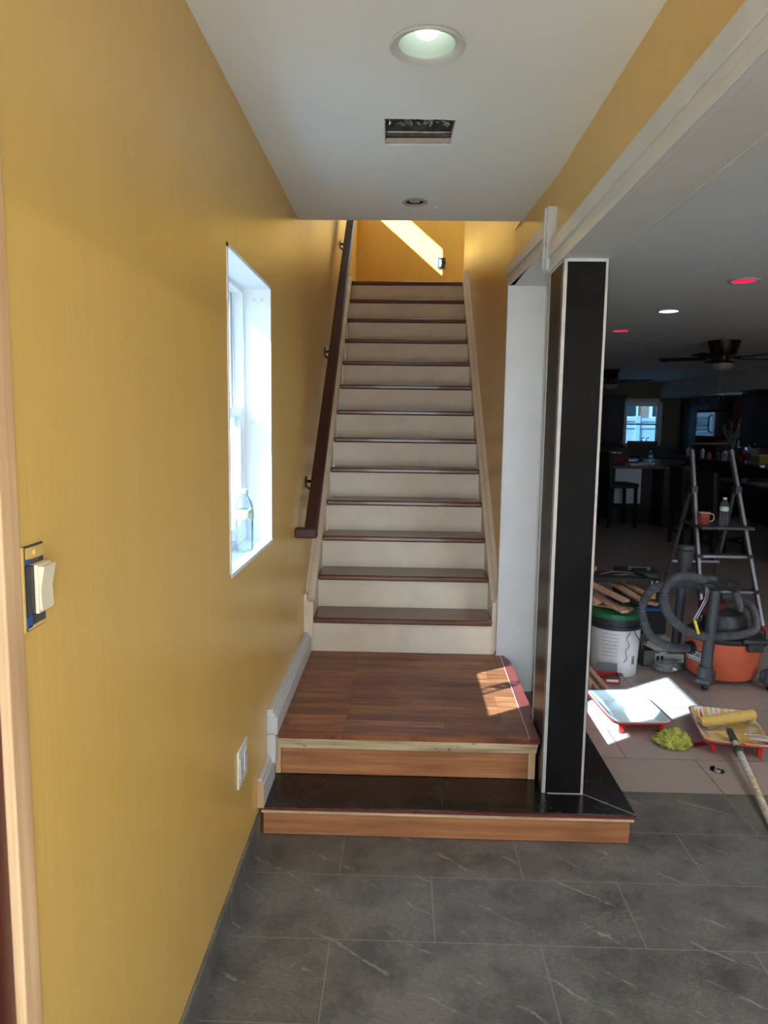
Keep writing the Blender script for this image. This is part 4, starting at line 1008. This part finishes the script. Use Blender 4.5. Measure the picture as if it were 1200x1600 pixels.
q = MB(); q.cyl((4.45, 9.1, 1.03), (4.66, 9.1, 1.03), .035, .03); q.build('motor_body', 'grey plastic', v)
MB().bar((4.62, 9.1, 1.02), (4.65, 9.1, .88), .045, .04, (0, 1, 0)).build('grip', 'black plastic', v); MB().box(4.60, 4.72, 9.05, 9.15, .841, .885).build('battery', 'black plastic', v, bevel=.005)
MB().cyl((4.40, 9.1, 1.03), (4.45, 9.1, 1.03), .012, .025).build('chuck', 'steel', v)
tag(MB().lathe([(.001, 0), (.05, 0), (.055, .08), (.052, .08), (.048, .005), (.001, .005)], (4.42, 8.8, .841), 24).build('red_cup', 'card red'), 'small red cup on the dining table near the ladder rail', 'cup')
v = thing('tool_case', 'low red and black tool case on the dining table right of the ladder', 'tool case', (4.9, 8.45, .841))
MB().box(4.72, 5.1, 8.32, 8.6, .841, .90).build('case_body', 'card red', v, bevel=.008); MB().box(4.72, 5.1, 8.32, 8.6, .901, .925).build('case_lid', 'black plastic', v, bevel=.008)
v = thing('socket_tray', 'black tray of small silver sockets on the dining table', 'tray', (4.6, 8.4, .905))
MB().box(4.45, 4.72, 8.24, 8.42, .841, .855).build('tray_base', 'black plastic', v)
for i in range(6): MB().cyl((4.48+i*.04, 8.33, .856), (4.48+i*.04, 8.33, .886), .013, seg=12).build('socket', 'steel', v)

# ---------------------------------------------------------------- kitchen island, stools
isl = thing('kitchen_island', 'dark kitchen island with stone top and pale end panel, far left', 'island', (3.7, 11.8, 0))
MB().box(3.30, 4.30, 11.45, 12.7, 0, .87).build('island_body', 'dark cabinet', isl, smooth=False)
MB().box(3.05, 4.40, 11.0, 12.8, .87, .91).build('island_top', 'granite', isl, bevel=.004)
MB().box(3.32, 3.72, 11.43, 11.45, .30, .86).build('end_panel', 'fence white', isl)
MB().box(3.90, 4.35, 10.95, 11.45, 0, .868).build('island_leg', 'dark cabinet', isl)
bs_ = chair('dark bar stool nearest the column, before the pale island end panel', .44, .66, 1.12, 'bar_stool', 'stool', 'bar stools at the island', True); bs_.location = (3.24, 11.0, 0); bs_.rotation_euler = (0, 0, R(-82))
place(bs_, 2.98, 12.4, -90, 'dark bar stool farther back along the island, beyond the nearest one')
v = thing('shopping_bag', 'dark red bag standing on the island near the column', 'bag', (3.42, 11.7, .91)); 
q = MB(); q.prism([(3.32, .911), (3.55, .911), (3.58, 1.06), (3.30, 1.07)], 1, 11.6, 11.8); q.build('bag_body', 'maroon cloth', v); q = MB(); q.tube(cr([(3.36, 11.6, 1.06), (3.38, 11.6, 1.13), (3.5, 11.6, 1.13), (3.53, 11.6, 1.06)], 5), .006, 6); q.build('bag_handle', 'black plastic', v)
tag(MB().prism([(3.36, 1.03), (3.50, 1.03), (3.52, 1.20), (3.33, 1.21)], 1, 11.84, 11.96).build('paper_bag', 'tape white'), 'pale crumpled paper bag behind the dark red bag', 'bag').location.z = -.118
for i, (x, y, rz, lab) in enumerate(((3.62, 11.45, 10, 'stack of papers on the island beside the red bag'), (3.85, 11.6, -20, 'loose papers at the middle of the island top'))):
    T = Matrix.Translation((x, y, .911)) @ Matrix.Rotation(R(rz), 4, 'Z')
    tag(MB().box(-.12, .12, -.09, .09, 0, .02+.01*i, T).build('paper_stack', 'tape white'), lab, 'papers')
# far counter, television, cabinets
kc = thing('base_cabinet', 'dark base cabinets with stone counter under the far kitchen window', 'cabinet', (4.5, 15.7, 0))
MB().box(2.6, 6.2, 15.4, 15.99, 0, .88).build('cabinet_body', 'dark cabinet', kc, smooth=False); MB().box(2.55, 6.24, 15.36, 15.99, .88, .92).build('counter_top', 'granite', kc)
for i in range(6): MB().box(2.65+i*.58, 3.19+i*.58, 15.385, 15.40, .12, .84).build('door', 'dark cabinet', kc, bevel=.004)
struct(MB().box(.9, 6.24, 15.985, 16.0, .92, 1.03).build('trim_12', 'granite'))
def upper(label, x0, x1, y0, y1, z0, z1, face, n):
    k = thing('wall_cabinet', label, 'cabinet', ((x0+x1)/2, (y0+y1)/2, z0)); MB().box(x0, x1, y0, y1, z0, z1).build('cabinet_body', 'dark cabinet', k, smooth=False)
    for i in range(n):
        if face == 'y':
            a, c_ = x0+(x1-x0)*i/n+.015, x0+(x1-x0)*(i+1)/n-.015; d_ = MB().box(a, c_, y0-.02, y0, z0+.02, z1-.04)
            d_.box(a+.06, c_-.06, y0-.026, y0-.02, z0+.09, z1-.11); d_ = d_.build('door', 'dark cabinet', k, bevel=.004); MB().cyl((c_-.03, y0-.02, z0+.08), (c_-.03, y0-.04, z0+.08), .012).build('knob', 'steel', d_)
        else:
            a, c_ = y0+(y1-y0)*i/n+.015, y0+(y1-y0)*(i+1)/n-.015; d_ = MB().box(x0-.02, x0, a, c_, z0+.02, z1-.04)
            d_.box(x0-.026, x0-.02, a+.06, c_-.06, z0+.08, z1-.1); d_ = d_.build('door', 'dark cabinet', k, bevel=.004); MB().cyl((x0-.02, c_-.03, z0+.06), (x0-.04, c_-.03, z0+.06), .012).build('knob', 'steel', d_)
    MB().box(x0-.04 if face != 'y' else x0-.03, x1 if face != 'y' else x1+.04, y0-.04 if face == 'y' else y0, y1, z1-.0, z1+.05).build('crown', 'dark cabinet', k, bevel=.01)
    return k
upper('dark wall cabinet left of the far window, beside the column', 3.4, 4.66, 15.65, 15.98, 1.08, 2.10, 'y', 3)
upper('tall dark cabinets left of the microwave on the kitchen side wall', 5.95, 6.24, 15.0, 15.9, .94, 2.04, 'x', 2)
upper('short dark cabinet directly above the microwave', 5.95, 6.24, 14.12, 14.98, 1.84, 2.04, 'x', 2)
upper('tall dark hutch at the photo edge, right of the bright side window', 5.85, 6.24, 11.2, 12.85, 1.17, 2.04, 'x', 3)
kc2 = thing('base_cabinet', 'dark base cabinets along the kitchen side wall under the microwave', 'cabinet', (5.9, 13.5, 0))
MB().box(5.62, 6.24, 11.0, 15.3, 0, .88).build('cabinet_body', 'dark cabinet', kc2, smooth=False); MB().box(5.58, 6.24, 10.95, 15.34, .88, .92).build('counter_top', 'granite', kc2)
for i in range(7): MB().box(5.60, 5.62, 11.05+i*.6, 11.6+i*.6, .12, .84).build('door', 'dark cabinet', kc2, bevel=.004)
mw = thing('microwave', 'stainless microwave mounted under the short cabinet', 'microwave', (6.0, 14.55, 1.33))
MB().box(5.93, 6.24, 14.15, 14.95, 1.33, 1.79).build('microwave_body', 'black plastic', mw)
MB().box(5.905, 5.93, 14.15, 14.95, 1.33, 1.79).build('front', 'steel', mw, bevel=.004)
MB().box(5.898, 5.906, 14.34, 14.93, 1.56, 1.70).build('door_glass', 'dark glass', mw); MB().box(5.898, 5.906, 14.34, 14.93, 1.43, 1.545).build('door_glass', 'dark glass', mw)
MB().tube(cr([(5.90, 14.25, 1.40), (5.86, 14.25, 1.45), (5.86, 14.25, 1.68), (5.90, 14.25, 1.73)], 6), .012, 8).build('handle', 'black plastic', mw)
MB().box(5.898, 5.906, 14.18, 14.90, 1.345, 1.405).build('control_panel', 'dark glass', mw)
tv = thing('television', 'dark screen on the counter below the far window', 'television', (4.28, 13.2, .9))
MB().box(4.02, 4.55, 13.2, 13.24, .97, 1.24).build('screen', 'dark glass', tv, bevel=.004); MB().box(4.24, 4.32, 13.2, 13.26, .92, .98).build('stand', 'black plastic', tv); MB().box(4.10, 4.46, 13.14, 13.32, .91, .922).build('base', 'black plastic', tv)
pen = thing('side_counter', 'dark peninsula counter carrying the dark screen behind the island', 'counter', (4.3, 13.2, 0))
MB().box(3.9, 4.9, 12.95, 13.55, 0, .87).build('cabinet_body', 'dark cabinet', pen); MB().box(3.85, 4.95, 12.9, 13.6, .87, .91).build('counter_top', 'granite', pen)
for x, lab in ((5.07, 'dark soap bottle silhouetted in the far window, left of its pair'), (5.17, 'dark pump bottle silhouetted in the far window, right of its pair')):
    v = thing('soap_bottle', lab, 'bottle', (x, 15.7, .92)); MB().lathe([(.001, 0), (.035, 0), (.035, .20), (.012, .25), (.012, .30), (.001, .30)], (x, 15.7, .92), 16).build('bottle_body', 'black plastic', v)
    MB().bar((x-.005, 15.7, 1.24), (x+.05, 15.7, 1.26), .02, .02).build('pump', 'black plastic', v)
# things by the side window
v = thing('potted_plant', 'sparse leafy plant in front of the red kitchen wall', 'plant', (5.88, 13.25, .92))
MB().lathe([(.001, 0), (.05, 0), (.065, .13), (.001, .13)], (5.88, 13.25, .921), 20).build('pot', 'card grey', v)
q = MB(); rr = random.Random(8); st_ = MB()
for i in range(26):
    a = rr.uniform(0, 6.28); l = rr.uniform(.25, .62); tip = Vector((5.88+math.cos(a)*l*.35, 13.25+math.sin(a)*l*.4, 1.05+l)); st_.tube([(5.88, 13.25, 1.05), Vector((5.88, 13.25, 1.05)).lerp(tip, .5)+Vector((0, 0, .03)), tip], .003, 5)
    for k in range(5):
        p = Vector((5.88, 13.25, 1.05)).lerp(tip, .45+.13*k); T = Matrix.Translation(p) @ Matrix.Rotation(rr.uniform(0, 6), 4, 'Z') @ Matrix.Rotation(rr.uniform(-.8, .8), 4, 'X')
        q._add([T @ Vector(c_) for c_ in ((0, 0, 0), (.02, .012, .004), (.05, 0, 0), (.02, -.012, .004))], [(0, 1, 2, 3)])
st_.build('stem', 'leaf', v); q.build('leaves', 'leaf', v)
v = thing('picture_frame', 'small black framed picture standing beside the plant', 'picture', (5.86, 12.9, .92)); MB().box(5.80, 5.93, 12.9, 12.92, 1.12, 1.31).build('frame', 'black plastic', v); MB().box(5.825, 5.905, 12.895, 12.901, 1.15, 1.28).build('print', 'label white', v); MB().box(5.83, 5.90, 12.88, 12.95, .921, 1.119).build('stand', 'black plastic', v)
tag(MB().lathe([(.001, 0), (.05, 0), (.08, .09), (.075, .09), (.001, .01)], (5.83, 12.72, .921), 20).build('fruit_bowl', 'card red'), 'small orange red bowl below the picture frame', 'bowl')
v = thing('serving_plate', 'grey oval plate on a stand before the bright side window', 'plate', (5.92, 12.55, .92)); MB().lathe([(.001, -.02), (.10, -.015), (.115, 0), (.10, .02), (.001, .025)], (0, 0, 0), 28, Matrix.Translation((5.92, 12.5, 1.17)) @ Matrix.Rotation(R(90), 4, 'X') @ Matrix.Rotation(R(20), 4, 'Y')).build('plate', 'frosted bowl', v); MB().cyl((5.92, 12.52, .921), (5.92, 12.52, 1.08), .02).build('stand', 'grey plastic', v)
v = thing('storage_box', 'olive yellow box on the side counter at the photo edge', 'box', (5.75, 11.9, .92)); MB().box(5.60, 5.95, 11.6, 11.9, .921, 1.06).build('box_body', 'olive box', v, bevel=.006); MB().box(5.59, 5.96, 11.59, 11.91, 1.061, 1.08).build('box_lid', 'tape white', v)
rr = random.Random(21)
for i in range(7):
    x = 5.66+.05*rr.random(); y = 12.75+i*.33+rr.uniform(-.05, .05); hgt = rr.uniform(.07, .2); mt = ['card grey', 'tape white', 'black plastic', 'ceramic red', 'steel', 'black plastic', 'tape white'][i]
    lab = ['grey', 'pale', 'black', 'reddish', 'silver', 'slim black', 'white'][i]
    tag(MB().lathe([(.001, 0), (.04, 0), (.045, hgt*.7), (.025, hgt*.85), (.025, hgt), (.001, hgt)], (x, y, .921), 16).build('kitchen_jar', mt), lab+' jar in the row on the side counter before the microwave', 'jar', 'jars on the side counter')
